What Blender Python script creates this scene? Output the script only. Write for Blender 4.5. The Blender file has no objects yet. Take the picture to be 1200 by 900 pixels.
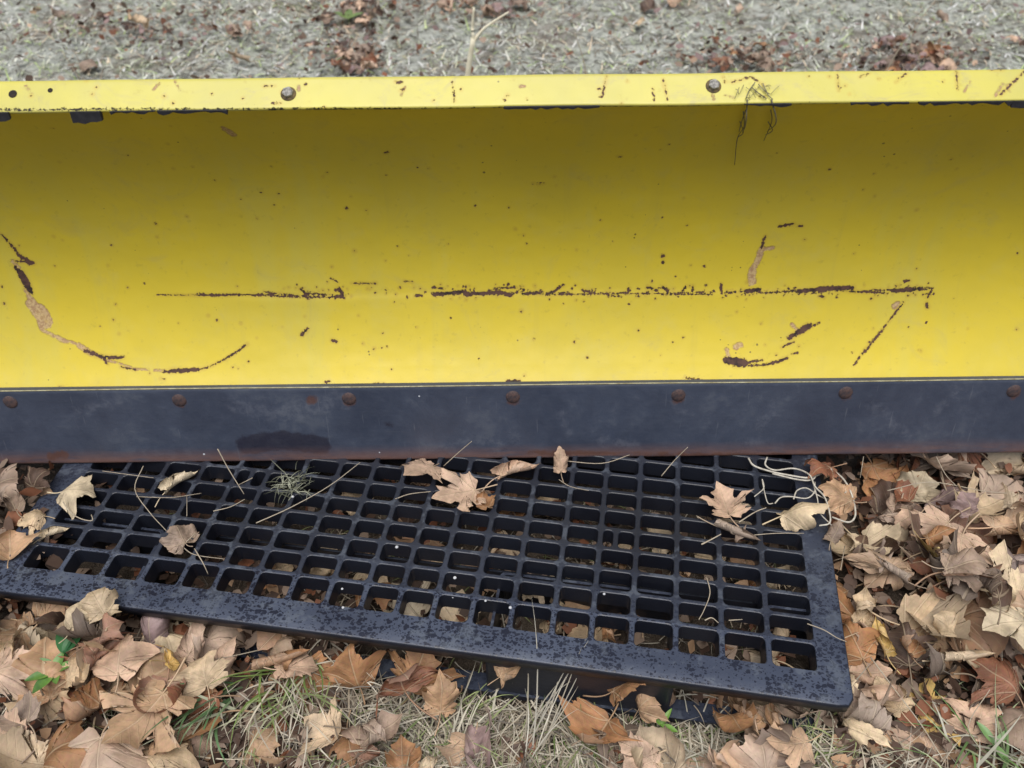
import bpy, math, random
import numpy as np
from mathutils import Matrix, Vector, Euler
random.seed(11); rng = np.random.default_rng(11)
scene = bpy.context.scene
R = math.radians

# ------------------------------------------------------------------ camera
F, TH, RO = 1000.0, R(42.44), -0.0115        # focal length (px of a 1200 px frame), pitch, roll
HP = 0.12                                    # height of the pallet deck
CZ = HP + 1.03
cc, ss = math.cos(RO), math.sin(RO)
cr = Vector((cc, ss*math.sin(TH), ss*math.cos(TH)))
cu = Vector((-ss, cc*math.sin(TH), cc*math.cos(TH)))
cf = Vector((0, math.cos(TH), -math.sin(TH)))
cam = bpy.data.cameras.new('camera'); camo = bpy.data.objects.new('camera', cam)
scene.collection.objects.link(camo); scene.camera = camo
M = Matrix((cr, cu, -cf)).transposed().to_4x4(); M.translation = (0, 0, CZ)
camo.matrix_world = M
cam.sensor_width = 36; cam.lens = 36*F/1200; cam.clip_start = 0.02; cam.clip_end = 500
cam.dof.use_dof = True; cam.dof.focus_distance = 1.22; cam.dof.aperture_fstop = 5.0

# ------------------------------------------------------------------ sky, sun, exposure
SUN_EL, SUN_ROT = R(70), R(190)
w = bpy.data.worlds.new('World'); scene.world = w; w.use_nodes = True
nt = w.node_tree; bg = nt.nodes['Background']
sky = nt.nodes.new('ShaderNodeTexSky'); sky.sky_type = 'NISHITA'; sky.sun_disc = False
sky.sun_elevation = SUN_EL; sky.sun_rotation = SUN_ROT; sky.dust_density = 1.5; sky.air_density = 1.0
hs = nt.nodes.new('ShaderNodeHueSaturation'); hs.inputs['Saturation'].default_value = 0.5
nt.links.new(sky.outputs[0], hs.inputs['Color'])
# overcast: the cloud layer is about three times brighter overhead than at the horizon
tc = nt.nodes.new('ShaderNodeTexCoord'); sx = nt.nodes.new('ShaderNodeSeparateXYZ'); nt.links.new(tc.outputs['Generated'], sx.inputs[0])
mr = nt.nodes.new('ShaderNodeMapRange'); nt.links.new(sx.outputs[2], mr.inputs[0]); mr.inputs[3].default_value = 0.35; mr.inputs[4].default_value = 1.7
vm = nt.nodes.new('ShaderNodeVectorMath'); vm.operation = 'SCALE'; nt.links.new(hs.outputs[0], vm.inputs[0]); nt.links.new(mr.outputs[0], vm.inputs['Scale'])
nt.links.new(vm.outputs[0], bg.inputs[0])
bg.inputs[1].default_value = 0.09
sl = bpy.data.lights.new('sun', 'SUN'); sl.energy = 2.6; sl.angle = R(50); sl.color = (1, 0.96, 0.9)
so = bpy.data.objects.new('sun', sl); scene.collection.objects.link(so)
sd = Vector((math.sin(SUN_ROT)*math.cos(SUN_EL), math.cos(SUN_ROT)*math.cos(SUN_EL), math.sin(SUN_EL)))
so.rotation_euler = sd.to_track_quat('Z', 'Y').to_euler(); so.location = sd*8
scene.view_settings.view_transform = 'Standard'; scene.view_settings.look = 'None'
scene.view_settings.gamma = 1.0; scene.view_settings.exposure = 0.36
scene.cycles.max_bounces = 6

# ------------------------------------------------------------------ helpers
def ray(px, py):
    x = (px-600)/F; y = -(py-450)/F
    return cr*x + cu*y + cf
def P(px, py, z=0.0):
    d = ray(px, py); return Vector((0, 0, CZ)) + d*((z-CZ)/d.z)
def proj(p):
    q = Vector(p) - Vector((0, 0, CZ)); k = q.dot(cf)
    return 600 + F*q.dot(cr)/k, 450 - F*q.dot(cu)/k
PS = R(-9.17); pc, ps_ = math.cos(PS), math.sin(PS)
PB = P(1003, 830, HP)
def uv2w(u, v, z=HP):
    return Vector((PB.x + u*pc - v*ps_, PB.y + u*ps_ + v*pc, z))
def w2uv(x, y):
    dx, dy = x-PB.x, y-PB.y; return dx*pc + dy*ps_, -dx*ps_ + dy*pc

def link(o, parent=None):
    scene.collection.objects.link(o)
    if parent is not None: o.parent = parent
    return o
def tag(o, label=None, cat=None, group=None, kind=None):
    if label: o['label'] = label
    if cat: o['category'] = cat
    if group: o['group'] = group
    if kind: o['kind'] = kind
    return o
def empty(name, loc=(0, 0, 0), rot=(0, 0, 0)):
    o = bpy.data.objects.new(name, None); o.location = loc; o.rotation_euler = rot
    o.empty_display_size = 0.05
    return link(o)
def mesh(name, V, Fc, mat=None, parent=None, smooth=True, attrs=None, uv=None):
    me = bpy.data.meshes.new(name)
    V = np.asarray(V, dtype=np.float32)
    if isinstance(Fc, np.ndarray):
        n, k = Fc.shape
        me.vertices.add(len(V)); me.vertices.foreach_set('co', V.ravel())
        me.loops.add(n*k); me.loops.foreach_set('vertex_index', Fc.astype(np.int32).ravel())
        me.polygons.add(n); me.polygons.foreach_set('loop_start', np.arange(0, n*k, k, dtype=np.int32))
        me.update(calc_edges=True)
    else:
        me.from_pydata(V.tolist(), [], Fc)
    me.polygons.foreach_set('use_smooth', np.full(len(me.polygons), smooth))
    if attrs:
        for a, (t, d) in attrs.items():
            at = me.attributes.new(a, t, 'POINT')
            at.data.foreach_set('value' if t == 'FLOAT' else ('vector' if t in ('FLOAT_VECTOR', 'FLOAT2') else 'color'), np.asarray(d, dtype=np.float32).ravel())
    if mat: me.materials.append(mat)
    me.update()
    o = bpy.data.objects.new(name, me)
    return link(o, parent)
def grid_faces(nx, ny):
    i = np.arange(nx-1)[:, None]*ny + np.arange(ny-1)[None, :]
    i = i.ravel(); return np.stack([i, i+ny, i+ny+1, i+1], 1)
class MB:
    def __init__(s): s.v = []; s.f = []
    def add(s, V, Fs):
        o = len(s.v); s.v += [tuple(p) for p in V]; s.f += [tuple(i+o for i in f) for f in Fs]
    def box(s, c, h, rot=None, bev=0.0):
        b = []
        for z in (-1, 1):
            for (x, y) in ((-1, -1), (1, -1), (1, 1), (-1, 1)):
                p = Vector((x*h[0], y*h[1], z*h[2]))
                if rot is not None: p = rot @ p
                b.append(p + Vector(c))
        s.add(b, [(3, 2, 1, 0), (4, 5, 6, 7), (0, 1, 5, 4), (1, 2, 6, 5), (2, 3, 7, 6), (3, 0, 4, 7)])
    def build(s, name, mat, parent=None, smooth=False):
        return mesh(name, s.v, s.f, mat, parent, smooth)
def catmull(pts, n=6):
    pts = [Vector(p) for p in pts]
    if len(pts) < 3: return pts
    q = [pts[0]*2-pts[1]] + pts + [pts[-1]*2-pts[-2]]
    out = []
    for i in range(1, len(q)-2):
        for k in range(n):
            t = k/n
            out.append(0.5*((2*q[i]) + (q[i+1]-q[i-1])*t + (2*q[i-1]-5*q[i]+4*q[i+1]-q[i+2])*t*t + (3*q[i]-q[i-1]-3*q[i+1]+q[i+2])*t**3))
    out.append(pts[-1]); return out
def tube(mb, pts, r0, r1=None, k=5, sm=5):
    pts = catmull(pts, sm); n = len(pts); r1 = r0 if r1 is None else r1
    V = []; Fs = []
    for i, p in enumerate(pts):
        d = (pts[min(i+1, n-1)] - pts[max(i-1, 0)]).normalized()
        a = d.cross(Vector((0, 0, 1)));  a = a.normalized() if a.length > 1e-3 else Vector((1, 0, 0))
        b = d.cross(a); r = r0 + (r1-r0)*i/max(1, n-1)
        for j in range(k):
            t = 2*math.pi*j/k; V.append(p + a*math.cos(t)*r + b*math.sin(t)*r)
    for i in range(n-1):
        for j in range(k):
            Fs.append((i*k+j, i*k+(j+1) % k, (i+1)*k+(j+1) % k, (i+1)*k+j))
    Fs.append(tuple(range(k))[::-1]); Fs.append(tuple((n-1)*k+j for j in range(k)))
    mb.add(V, Fs)

# ------------------------------------------------------------------ materials
class NB:
    """small node builder"""
    def __init__(s, name):
        s.m = bpy.data.materials.new(name); s.m.use_nodes = True
        s.t = s.m.node_tree; s.bsdf = s.t.nodes['Principled BSDF']
    def n(s, typ, **kw):
        nd = s.t.nodes.new(typ)
        for k, v in kw.items(): setattr(nd, k, v)
        return nd
    def put(s, sock, v):
        if isinstance(v, bpy.types.NodeSocket): s.t.links.new(v, sock)
        elif isinstance(v, (tuple, list)) and len(v) == 3 and sock.type == 'RGBA': sock.default_value = (*v, 1)
        else: sock.default_value = v
    def coord(s, kind='Object'):
        return s.n('ShaderNodeTexCoord').outputs[kind]
    def noise(s, vec, scale, detail=4, rough=0.55, dist=0.0, out='Fac'):
        nd = s.n('ShaderNodeTexNoise'); s.put(nd.inputs['Vector'], vec)
        nd.inputs['Scale'].default_value = scale; nd.inputs['Detail'].default_value = detail
        nd.inputs['Roughness'].default_value = rough; nd.inputs['Distortion'].default_value = dist
        return nd.outputs[out]
    def vor(s, vec, scale, feature='F1', out='Distance', rnd=1.0):
        nd = s.n('ShaderNodeTexVoronoi', feature=feature); s.put(nd.inputs['Vector'], vec)
        nd.inputs['Scale'].default_value = scale; nd.inputs['Randomness'].default_value = rnd
        return nd.outputs[out]
    def math(s, op, a, b=0.0, c=0.0, clamp=False):
        nd = s.n('ShaderNodeMath', operation=op, use_clamp=clamp)
        s.put(nd.inputs[0], a); s.put(nd.inputs[1], b); s.put(nd.inputs[2], c); return nd.outputs[0]
    def ramp(s, v, a, b, lo=0.0, hi=1.0):
        nd = s.n('ShaderNodeMapRange', interpolation_type='SMOOTHSTEP'); s.put(nd.inputs[0], v)
        nd.inputs[1].default_value = a; nd.inputs[2].default_value = b
        nd.inputs[3].default_value = lo; nd.inputs[4].default_value = hi; return nd.outputs[0]
    def mix(s, f, a, b, mode='MIX'):
        nd = s.n('ShaderNodeMix', data_type='RGBA', blend_type=mode)
        s.put(nd.inputs[0], f); s.put(nd.inputs[6], a); s.put(nd.inputs[7], b); return nd.outputs[2]
    def attr(s, name, out='Fac'):
        nd = s.n('ShaderNodeAttribute', attribute_name=name); return nd.outputs[out]
    def sepxyz(s, v):
        nd = s.n('ShaderNodeSeparateXYZ'); s.put(nd.inputs[0], v); return nd.outputs
    def scale(s, v, sc):
        nd = s.n('ShaderNodeVectorMath', operation='MULTIPLY'); s.put(nd.inputs[0], v); nd.inputs[1].default_value = sc
        return nd.outputs[0]
    def bump(s, h, dist=0.001, strength=0.5, prev=None):
        nd = s.n('ShaderNodeBump'); s.put(nd.inputs['Height'], h)
        nd.inputs['Distance'].default_value = dist; nd.inputs['Strength'].default_value = strength
        if prev is not None: s.put(nd.inputs['Normal'], prev)
        return nd.outputs['Normal']
    def done(s, col, rough=0.6, normal=None, metallic=0.0, spec=0.5):
        b = s.bsdf
        s.put(b.inputs['Base Color'], col); s.put(b.inputs['Roughness'], rough)
        s.put(b.inputs['Metallic'], metallic); s.put(b.inputs['Specular IOR Level'], spec)
        if normal is not None: s.put(b.inputs['Normal'], normal)
        return s.m

def mat_yellow(bleached=False):
    b = NB('sun_bleached_yellow_paint' if bleached else 'chipped_yellow_paint'); c = b.coord()
    big = b.noise(b.scale(c, (1, 1, 1)), 5, 4, 0.6)
    streak = b.noise(b.scale(c, (1, .25, .12)), 14, 4, 0.6)
    fine = b.noise(c, 90, 4, 0.65)
    col = b.mix(b.ramp(big, 0.3, 0.7), *(((0.56, 0.50, 0.085), (0.47, 0.43, 0.11)) if bleached else ((0.66, 0.515, 0.036), (0.60, 0.480, 0.046))))
    col = b.mix(b.ramp(streak, 0.52, 0.72, 0, 0.35), col, (0.56, 0.50, 0.10))
    # dusty veil
    col = b.mix(b.ramp(b.noise(c, 22, 6, 0.7), 0.48, 0.75, 0, 0.25), col, (0.56, 0.48, 0.14))
    runs = b.noise(b.scale(c, (1, .1, .07)), 30, 4, .7)
    col = b.mix(b.ramp(runs, .56, .76, 0, .14), col, (.40, .33, .10))
    smud = b.noise(c, 11, 5, .75, 1.2)
    col = b.mix(b.ramp(smud, .52, .72, 0, .6 if bleached else .20), col, (.38, .33, .16))
    col = b.mix(b.ramp(fine, 0.60, 0.72, 0, 0.28), col, (0.36, 0.28, 0.05))
    # pin-point specks of dirt and rust
    sp = b.vor(c, 85); cut = b.math('MULTIPLY', b.ramp(b.noise(c, 6, 3), 0.42, 0.72), 0.17)
    speck = b.math('LESS_THAN', sp, cut)
    rnd = b.vor(c, 85, out='Color'); pick = b.math('GREATER_THAN', b.sepxyz(rnd)[0], 0.80)
    col = b.mix(b.math('MULTIPLY', b.math('MULTIPLY', speck, pick), 0.75), col, (0.07, 0.045, 0.02))
    n1 = b.noise(c, 260, 3, 0.65); n2 = b.noise(c, 75, 4, 0.6)
    ragged = b.math('ADD', b.math('MULTIPLY', b.math('SUBTRACT', n1, 0.5), 0.0090), b.math('MULTIPLY', b.math('SUBTRACT', n2, 0.5), 0.0055))
    tan = b.ramp(b.math('ADD', b.attr('tan'), ragged), -0.0006, 0.0006, 0, 0.85)
    tcol = b.mix(b.ramp(n1, 0.4, 0.62), (0.56, 0.40, 0.22), (0.36, 0.21, 0.12))
    rim = b.math('MULTIPLY', b.ramp(b.attr('tan'), -.003, 0, 0, .6), b.ramp(n2, .4, .6))
    col = b.mix(rim, col, (.24, .13, .06))
    col = b.mix(tan, col, tcol)
    rust = b.ramp(b.math('ADD', b.attr('rust'), ragged), -0.0005, 0.0005)
    rc = b.mix(b.ramp(n2, 0.35, 0.6), (0.018, 0.010, 0.009), (0.095, 0.045, 0.032))
    halo = b.ramp(b.math('ADD', b.attr('rust'), b.math('MULTIPLY', b.math('SUBTRACT', b.noise(c, 40, 4, .7), .5), .008)), -0.0045, 0.001, 0, 0.5)
    col = b.mix(halo, col, (0.46, 0.30, 0.045))
    col = b.mix(rust, col, rc)
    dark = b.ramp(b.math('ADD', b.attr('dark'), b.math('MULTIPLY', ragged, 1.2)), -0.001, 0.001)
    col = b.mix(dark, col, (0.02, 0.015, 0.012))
    mark = b.math('MAXIMUM', b.math('MAXIMUM', rust, tan), dark)
    rough = b.math('ADD', b.math('MULTIPLY', big, 0.12), b.math('ADD', 0.33, b.math('MULTIPLY', mark, 0.4)))
    h = b.math('ADD', b.math('MULTIPLY', mark, -0.6), b.math('MULTIPLY', b.noise(c, 320, 2), 0.05))
    nm = b.bump(h, 0.0012, 0.8); nm = b.bump(b.noise(c, 7, 3), 0.008, 0.5, nm)
    return b.done(col, rough, nm)
def mat_edge():
    b = NB('worn_black_steel'); c = b.coord()
    z = b.sepxyz(c)[2]
    n1 = b.noise(b.scale(c, (1, 1, 1)), 10, 6, 0.65, 0.3); n2 = b.noise(c, 60, 5, 0.7); n3 = b.noise(b.scale(c, (.5, 1, 3)), 26, 5, .65)
    col = b.mix(b.ramp(n1, 0.3, 0.7), (0.036, 0.045, 0.072), (0.056, 0.069, 0.104))
    col = b.mix(b.ramp(b.math('ADD', n1, b.math('MULTIPLY', n2, 0.5)), 0.80, 0.98, 0, 0.6), col, (0.08, 0.092, 0.12))
    dark = b.ramp(b.math('ADD', b.attr('dark'), b.math('MULTIPLY', b.math('SUBTRACT', n2, .5), 0.02)), -0.003, 0.003, 0, 0.75)
    col = b.mix(dark, col, (0.016, 0.014, 0.026))
    sc = b.ramp(b.math('ADD', b.attr('tan'), b.math('MULTIPLY', b.math('SUBTRACT', n2, .5), 0.05)), -0.006, 0.012, 0, 0.20)
    col = b.mix(b.math('MULTIPLY', sc, b.ramp(n2, .35, .6)), col, (0.17, 0.18, 0.22))
    rz = b.ramp(b.math('ADD', z, b.math('MULTIPLY', b.math('SUBTRACT', n3, .5), 0.03)), 0.034, 0.004)
    col = b.mix(b.math('MULTIPLY', rz, b.ramp(n3, .30, .62, .2, .9)), col, (0.17, 0.09, 0.07))
    rust = b.ramp(b.math('ADD', b.attr('rust'), b.math('MULTIPLY', b.math('SUBTRACT', n2, .5), 0.02)), -0.003, 0.003, 0, 0.75)
    col = b.mix(rust, col, (0.10, 0.045, 0.03))
    fl = b.vor(c, 42); pick = b.math('GREATER_THAN', b.sepxyz(b.vor(c, 42, out='Color'))[0], 0.92)
    col = b.mix(b.math('MULTIPLY', b.math('LESS_THAN', fl, 0.07), pick), col, (0.55, 0.58, 0.62))
    scr = b.noise(b.scale(c, (6, 1, .35)), 40, 2, .5)
    col = b.mix(b.ramp(scr, .70, .76, 0, .35), col, (.14, .15, .18))
    gouge = b.noise(b.scale(c, (.25, 1, 5)), 50, 3, .6)
    col = b.mix(b.ramp(gouge, .68, .78, 0, .18), col, (.13, .135, .15))
    nm = b.bump(n2, 0.0012, 0.5); nm = b.bump(n1, 0.003, 0.35, nm); nm = b.bump(gouge, .001, .15, nm)
    return b.done(col, b.ramp(n2, .3, .7, .34, .60), nm)
def mat_rust(name='rusty_steel', a=(0.035, 0.028, 0.034), c2=(0.085, 0.05, 0.045)):
    b = NB(name); c = b.coord(); n = b.noise(c, 160, 5, .7)
    return b.done(b.mix(b.ramp(n, .35, .65), a, c2), 0.75, b.bump(n, 0.0008, 0.8))
def mat_pallet():
    b = NB('black_moulded_plastic'); c = b.coord()
    n1 = b.noise(c, 7, 5, .6); n2 = b.noise(c, 120, 3, .6); n3 = b.noise(c, 35, 3, .6)
    col = b.mix(b.ramp(n1, .3, .7), (0.008, 0.009, 0.015), (0.015, 0.018, 0.028))
    # wet splotches and grit on the flat top, fading rearward as painted shade
    nz = b.sepxyz(b.n('ShaderNodeNewGeometry').outputs['Normal'])[2]
    top = b.ramp(nz, .7, .95)
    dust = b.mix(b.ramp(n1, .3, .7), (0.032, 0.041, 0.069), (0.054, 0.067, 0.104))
    col = b.mix(b.math('MULTIPLY', top, b.math('ADD', .05, b.math('MULTIPLY', b.attr('grit_shade'), .9))), col, dust)
    cv = b.n('ShaderNodeVectorMath', operation='ADD'); b.put(cv.inputs[0], c); b.put(cv.inputs[1], b.scale(b.noise(c, 130, 2, .5, out='Color'), (.006, .006, 0)))
    pick = b.ramp(b.noise(c, 16, 3, .6), .32, .58, .45, 1.25)
    sp = None
    for sc0 in (125, 190, 300):
        vd = b.vor(b.scale(cv.outputs[0], (1, 1.45, 1)), sc0); vc = b.sepxyz(b.vor(b.scale(cv.outputs[0], (1, 1.45, 1)), sc0, out='Color'))
        one = b.math('LESS_THAN', vd, b.math('MULTIPLY', b.math('MULTIPLY', b.math('SUBTRACT', vc[0], .30), .78), pick))
        sp = one if sp is None else b.math('MAXIMUM', sp, one)
    sp = b.math('MULTIPLY', sp, b.attr('grit_shade'))
    sp = b.math('MULTIPLY', sp, top)
    col = b.mix(b.math('MULTIPLY', sp, .85), col, (0.008, 0.009, 0.018))
    col = b.mix(b.math('MULTIPLY', top, b.ramp(b.math('ADD', n3, b.math('MULTIPLY', n2, .4)), .74, .86, 0, .5)), col, (0.085, 0.10, 0.13))
    rough = b.math('SUBTRACT', b.math('ADD', 0.28, b.math('MULTIPLY', n3, .25)), b.math('MULTIPLY', sp, .2))
    nm = b.bump(b.math('SUBTRACT', n2, b.math('MULTIPLY', sp, .8)), 0.0008, 0.6)
    return b.done(col, rough, nm, spec=.4)
def mat_leaf():
    b = NB('dry_leaf')
    uv = b.attr('flat', 'Vector'); s = b.sepxyz(uv); x = b.math('ABSOLUTE', s[0]); y = s[1]
    oi = b.n('ShaderNodeObjectInfo'); base = oi.outputs['Color']; rnd = oi.outputs['Random']
    off = b.n('ShaderNodeVectorMath', operation='ADD'); b.put(off.inputs[0], uv)
    cb = b.n('ShaderNodeCombineXYZ'); b.put(cb.inputs[0], b.math('MULTIPLY', rnd, 37.0)); b.put(cb.inputs[1], b.math('MULTIPLY', rnd, 91.0)); b.put(off.inputs[1], cb.outputs[0])
    c = off.outputs[0]
    ds = [x]
    for (dx, dy) in ((0.84, 0.54), (0.98, -0.03)):
        a = b.math('ABSOLUTE', b.math('SUBTRACT', b.math('MULTIPLY', x, dy), b.math('MULTIPLY', y, dx))); ds.append(a)
    d = b.math('MINIMUM', b.math('MINIMUM', ds[0], ds[1]), ds[2])
    # side veins: slanted stripes off the midribs
    st = b.math('ABSOLUTE', b.math('SUBTRACT', b.math('FRACT', b.math('MULTIPLY', b.math('SUBTRACT', y, b.math('MULTIPLY', x, .75)), 7.0)), .5))
    side = b.ramp(st, .06, .0)
    vein = b.math('MAXIMUM', b.ramp(d, .022, .008), b.math('MULTIPLY', side, .35))
    n1 = b.noise(c, 2.2, 4, .6); n2 = b.noise(c, 14, 5, .7)
    hsv = b.n('ShaderNodeHueSaturation'); b.put(hsv.inputs['Color'], base)
    b.put(hsv.inputs['Value'], b.ramp(n1, .3, .7, .60, 1.25)); b.put(hsv.inputs['Hue'], b.ramp(n2, .3, .7, .488, .512))
    col = hsv.outputs[0]
    col = b.mix(b.ramp(n2, .56, .74, 0, .5), col, b.mix(1.0, col, (.45, .32, .26), 'MULTIPLY'))
    spot = b.math('LESS_THAN', b.vor(c, 9), b.math('MULTIPLY', b.ramp(n1, .5, .7), .16))
    col = b.mix(b.math('MULTIPLY', spot, .6), col, (.05, .03, .022))
    col = b.mix(b.math('MULTIPLY', vein, .6), col, b.mix(.5, col, (.62, .50, .34)))
    back = b.n('ShaderNodeNewGeometry').outputs['Backfacing']
    col = b.mix(b.math('MULTIPLY', back, .4), col, b.mix(.5, col, (.50, .43, .36)))
    nm = b.bump(b.math('ADD', b.math('MULTIPLY', vein, .9), b.math('MULTIPLY', n2, .8)), 0.0012, 0.8)
    b.done(col, 0.55, nm, spec=.35)
    tr = b.n('ShaderNodeBsdfTranslucent'); b.put(tr.inputs[0], col)
    mx = b.n('ShaderNodeMixShader'); mx.inputs[0].default_value = .14
    b.t.links.new(b.bsdf.outputs[0], mx.inputs[1]); b.t.links.new(tr.outputs[0], mx.inputs[2])
    b.t.links.new(mx.outputs[0], b.t.nodes['Material Output'].inputs[0])
    return b.m
def mat_tint(name='grass_blade', rough=.6):
    b = NB(name); c = b.coord()
    col = b.attr('tint', 'Color'); n = b.noise(c, 60, 3)
    col = b.mix(b.ramp(n, .3, .7, 0, .35), col, b.mix(1.0, col, (.6, .55, .5), 'MULTIPLY'))
    b.done(col, rough, spec=.3)
    tr = b.n('ShaderNodeBsdfTranslucent'); b.put(tr.inputs[0], col)
    mx = b.n('ShaderNodeMixShader'); mx.inputs[0].default_value = .2
    b.t.links.new(b.bsdf.outputs[0], mx.inputs[1]); b.t.links.new(tr.outputs[0], mx.inputs[2])
    b.t.links.new(mx.outputs[0], b.t.nodes['Material Output'].inputs[0])
    return b.m
def mat_plain(name, c1, c2, sc=40, rough=.6, bump=.4, metallic=0):
    b = NB(name); c = b.coord(); n = b.noise(c, sc, 5, .65)
    return b.done(b.mix(b.ramp(n, .3, .7), c1, c2), rough, b.bump(n, .001, bump), metallic=metallic)
def mat_ground():
    b = NB('soil_and_thin_turf'); c = b.coord()
    y = b.sepxyz(c)[1]
    n1 = b.noise(c, 2.5, 6, .65); n2 = b.noise(c, 22, 6, .7); n3 = b.noise(c, 110, 4, .7)
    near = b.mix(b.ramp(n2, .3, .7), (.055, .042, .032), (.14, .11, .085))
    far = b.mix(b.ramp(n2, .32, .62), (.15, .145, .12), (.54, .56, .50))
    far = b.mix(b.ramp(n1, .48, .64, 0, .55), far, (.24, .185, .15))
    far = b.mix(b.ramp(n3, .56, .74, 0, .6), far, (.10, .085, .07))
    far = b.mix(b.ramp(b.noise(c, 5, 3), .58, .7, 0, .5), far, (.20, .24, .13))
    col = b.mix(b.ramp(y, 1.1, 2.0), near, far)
    nm = b.bump(b.math('ADD', n2, b.math('MULTIPLY', n3, .4)), .03, 1.0)
    return b.done(col, .9, nm, spec=.2)
YEL, LIPM, EDGE, RUSTY, PAL, LEAF, TINT = mat_yellow(), mat_yellow(True), mat_edge(), mat_rust(), mat_pallet(), mat_leaf(), mat_tint()
ZINC = mat_plain('weathered_zinc', (.10, .095, .09), (.42, .40, .36), 260, .75, .9)
RUB = mat_plain('old_black_rubber', (.012, .012, .016), (.028, .028, .034), 120, .7)
PRIM = mat_plain('dull_yellow_back', (.45, .36, .05), (.30, .23, .06), 12, .6)
STEM = mat_plain('dry_stem', (.42, .36, .27), (.30, .25, .19), 80, .7)
PALE = mat_plain('pale_root_fibre', (.54, .51, .44), (.34, .31, .26), 120, .6)
HOLE = mat_plain('bolt_hole_dark', (.01, .008, .006), (.03, .02, .012), 120, .9)

# ------------------------------------------------------------------ ground (one sheet to the horizon)
def bumps(x, y):
    return (0.012*np.sin(x*7.1+1.3)*np.cos(y*6.3+.4) + 0.006*np.sin(x*19+y*11) + 0.004*np.cos(x*31-y*27+2)
            + 0.03*np.clip(y-1.6, 0, 3)*np.sin(x*1.3+.5)*np.sin(y*1.9)*.5)
def heap(x, y):
    """how high the leaves are piled (m)"""
    du, dv = (x-PB.x)*pc + (y-PB.y)*ps_, -(x-PB.x)*ps_ + (y-PB.y)*pc
    right = 1/(1+np.exp(-(du-.02)/.03))*(1/(1+np.exp(-(y-.52)/.035)))*.045
    left = 1/(1+np.exp((x+.36)/.06))*.045
    back = 1/(1+np.exp(-(dv-.05)/.05)) * 1/(1+np.exp((du+1.17)/.02))*.02
    back = back + 1/(1+np.exp(-(dv-.03)/.02)) * 1/(1+np.exp((du+.01)/.01))*.03
    return (right + left + back*1.25)/(1+np.exp((y-1.12)/.03))
g = np.concatenate([np.linspace(-60, -3, 18)[:-1], np.linspace(-3, 3, 241), np.linspace(3, 60, 18)[1:]])
gy = np.concatenate([np.linspace(-30, 0, 12)[:-1], np.linspace(0, 4.6, 185), np.linspace(4.6, 60, 22)[1:]])
X, Y = np.meshgrid(g, gy, indexing='ij')
nearm = np.exp(-((X/4)**4)) * np.exp(-(((Y-2)/4)**4))
Z = (bumps(X, Y) + heap(X, Y)*.55)*nearm - 0.012 + (rng.random(X.shape)-.5)*.008*nearm
gr = mesh('ground', np.stack([X.ravel(), Y.ravel(), Z.ravel()], 1), grid_faces(len(g), len(gy)), mat_ground())
tag(gr, 'bare soil and thin greyish turf under the blade and leaves', kind='structure')

# ------------------------------------------------------------------ plough blade
# side section (y, z above deck) : cutting edge foot -> moldboard -> lip
FY, FZ = 0.945, 0.002
def arc(A, B, sag, n):
    A, B = np.array(A), np.array(B); ch = B-A; L = np.hypot(*ch); nrm = np.array([ch[1], -ch[0]])/L
    Rr = (L*L/4+sag*sag)/(2*sag); cen = (A+B)/2 - nrm*(Rr-sag); a0 = math.atan2(*(A-cen)[::-1]); a1 = math.atan2(*(B-cen)[::-1])
    a = np.linspace(a0, a1, n); return np.stack([cen[0]+Rr*np.cos(a), cen[1]+Rr*np.sin(a)], 1)
MA, MBp = (0.977, 0.112), (0.992, 0.583)
prof = arc(MA, MBp, 0.108, 400)
S = np.concatenate([[0], np.cumsum(np.hypot(*np.diff(prof, axis=0).T))]); SL = S[-1]
def prof_at(s):
    y = np.interp(s, S, prof[:, 0]); z = np.interp(s, S, prof[:, 1]); return y, z
LIPA, LIPB = (0.985, 0.5830), (1.020, 0.6070)
EDA, EDB = (0.945, 0.002), (0.973, 0.137)
def hit(px, py, sec):
    """where a mark of the photograph lies on a section swept along x: (x, s)"""
    d = ray(px, py); t = sec[:, 0]/d.y; zz = CZ + t*d.z - HP - sec[:, 1]
    k = np.where(np.sign(zz[:-1]) != np.sign(zz[1:]))[0]
    if len(k) == 0: k = np.array([np.argmin(np.abs(zz))])
    k = min(k[0], len(t)-2); return t[k]*d.x, k/(len(sec)-1)
def seg_field(XX, SS, strokes, sec, L):
    Fd = np.full(XX.shape, -0.03)
    for wd, pts in strokes:
        q = [hit(a, b_, sec) for a, b_ in pts]; q = [(a, b_*L) for a, b_ in q]
        if len(q) == 1: q = q*2
        for (x0, s0), (x1, s1) in zip(q[:-1], q[1:]):
            dx, dy = x1-x0, s1-s0; l2 = dx*dx+dy*dy+1e-12
            m = (XX > min(x0, x1)-.04) & (XX < max(x0, x1)+.04)
            t = np.clip(((XX[m]-x0)*dx + (SS[m]-s0)*dy)/l2, 0, 1)
            dd = wd*.00105/2 - np.hypot(XX[m]-x0-t*dx, SS[m]-s0-t*dy)
            Fd[m] = np.maximum(Fd[m], dd)
    return Fd
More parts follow.
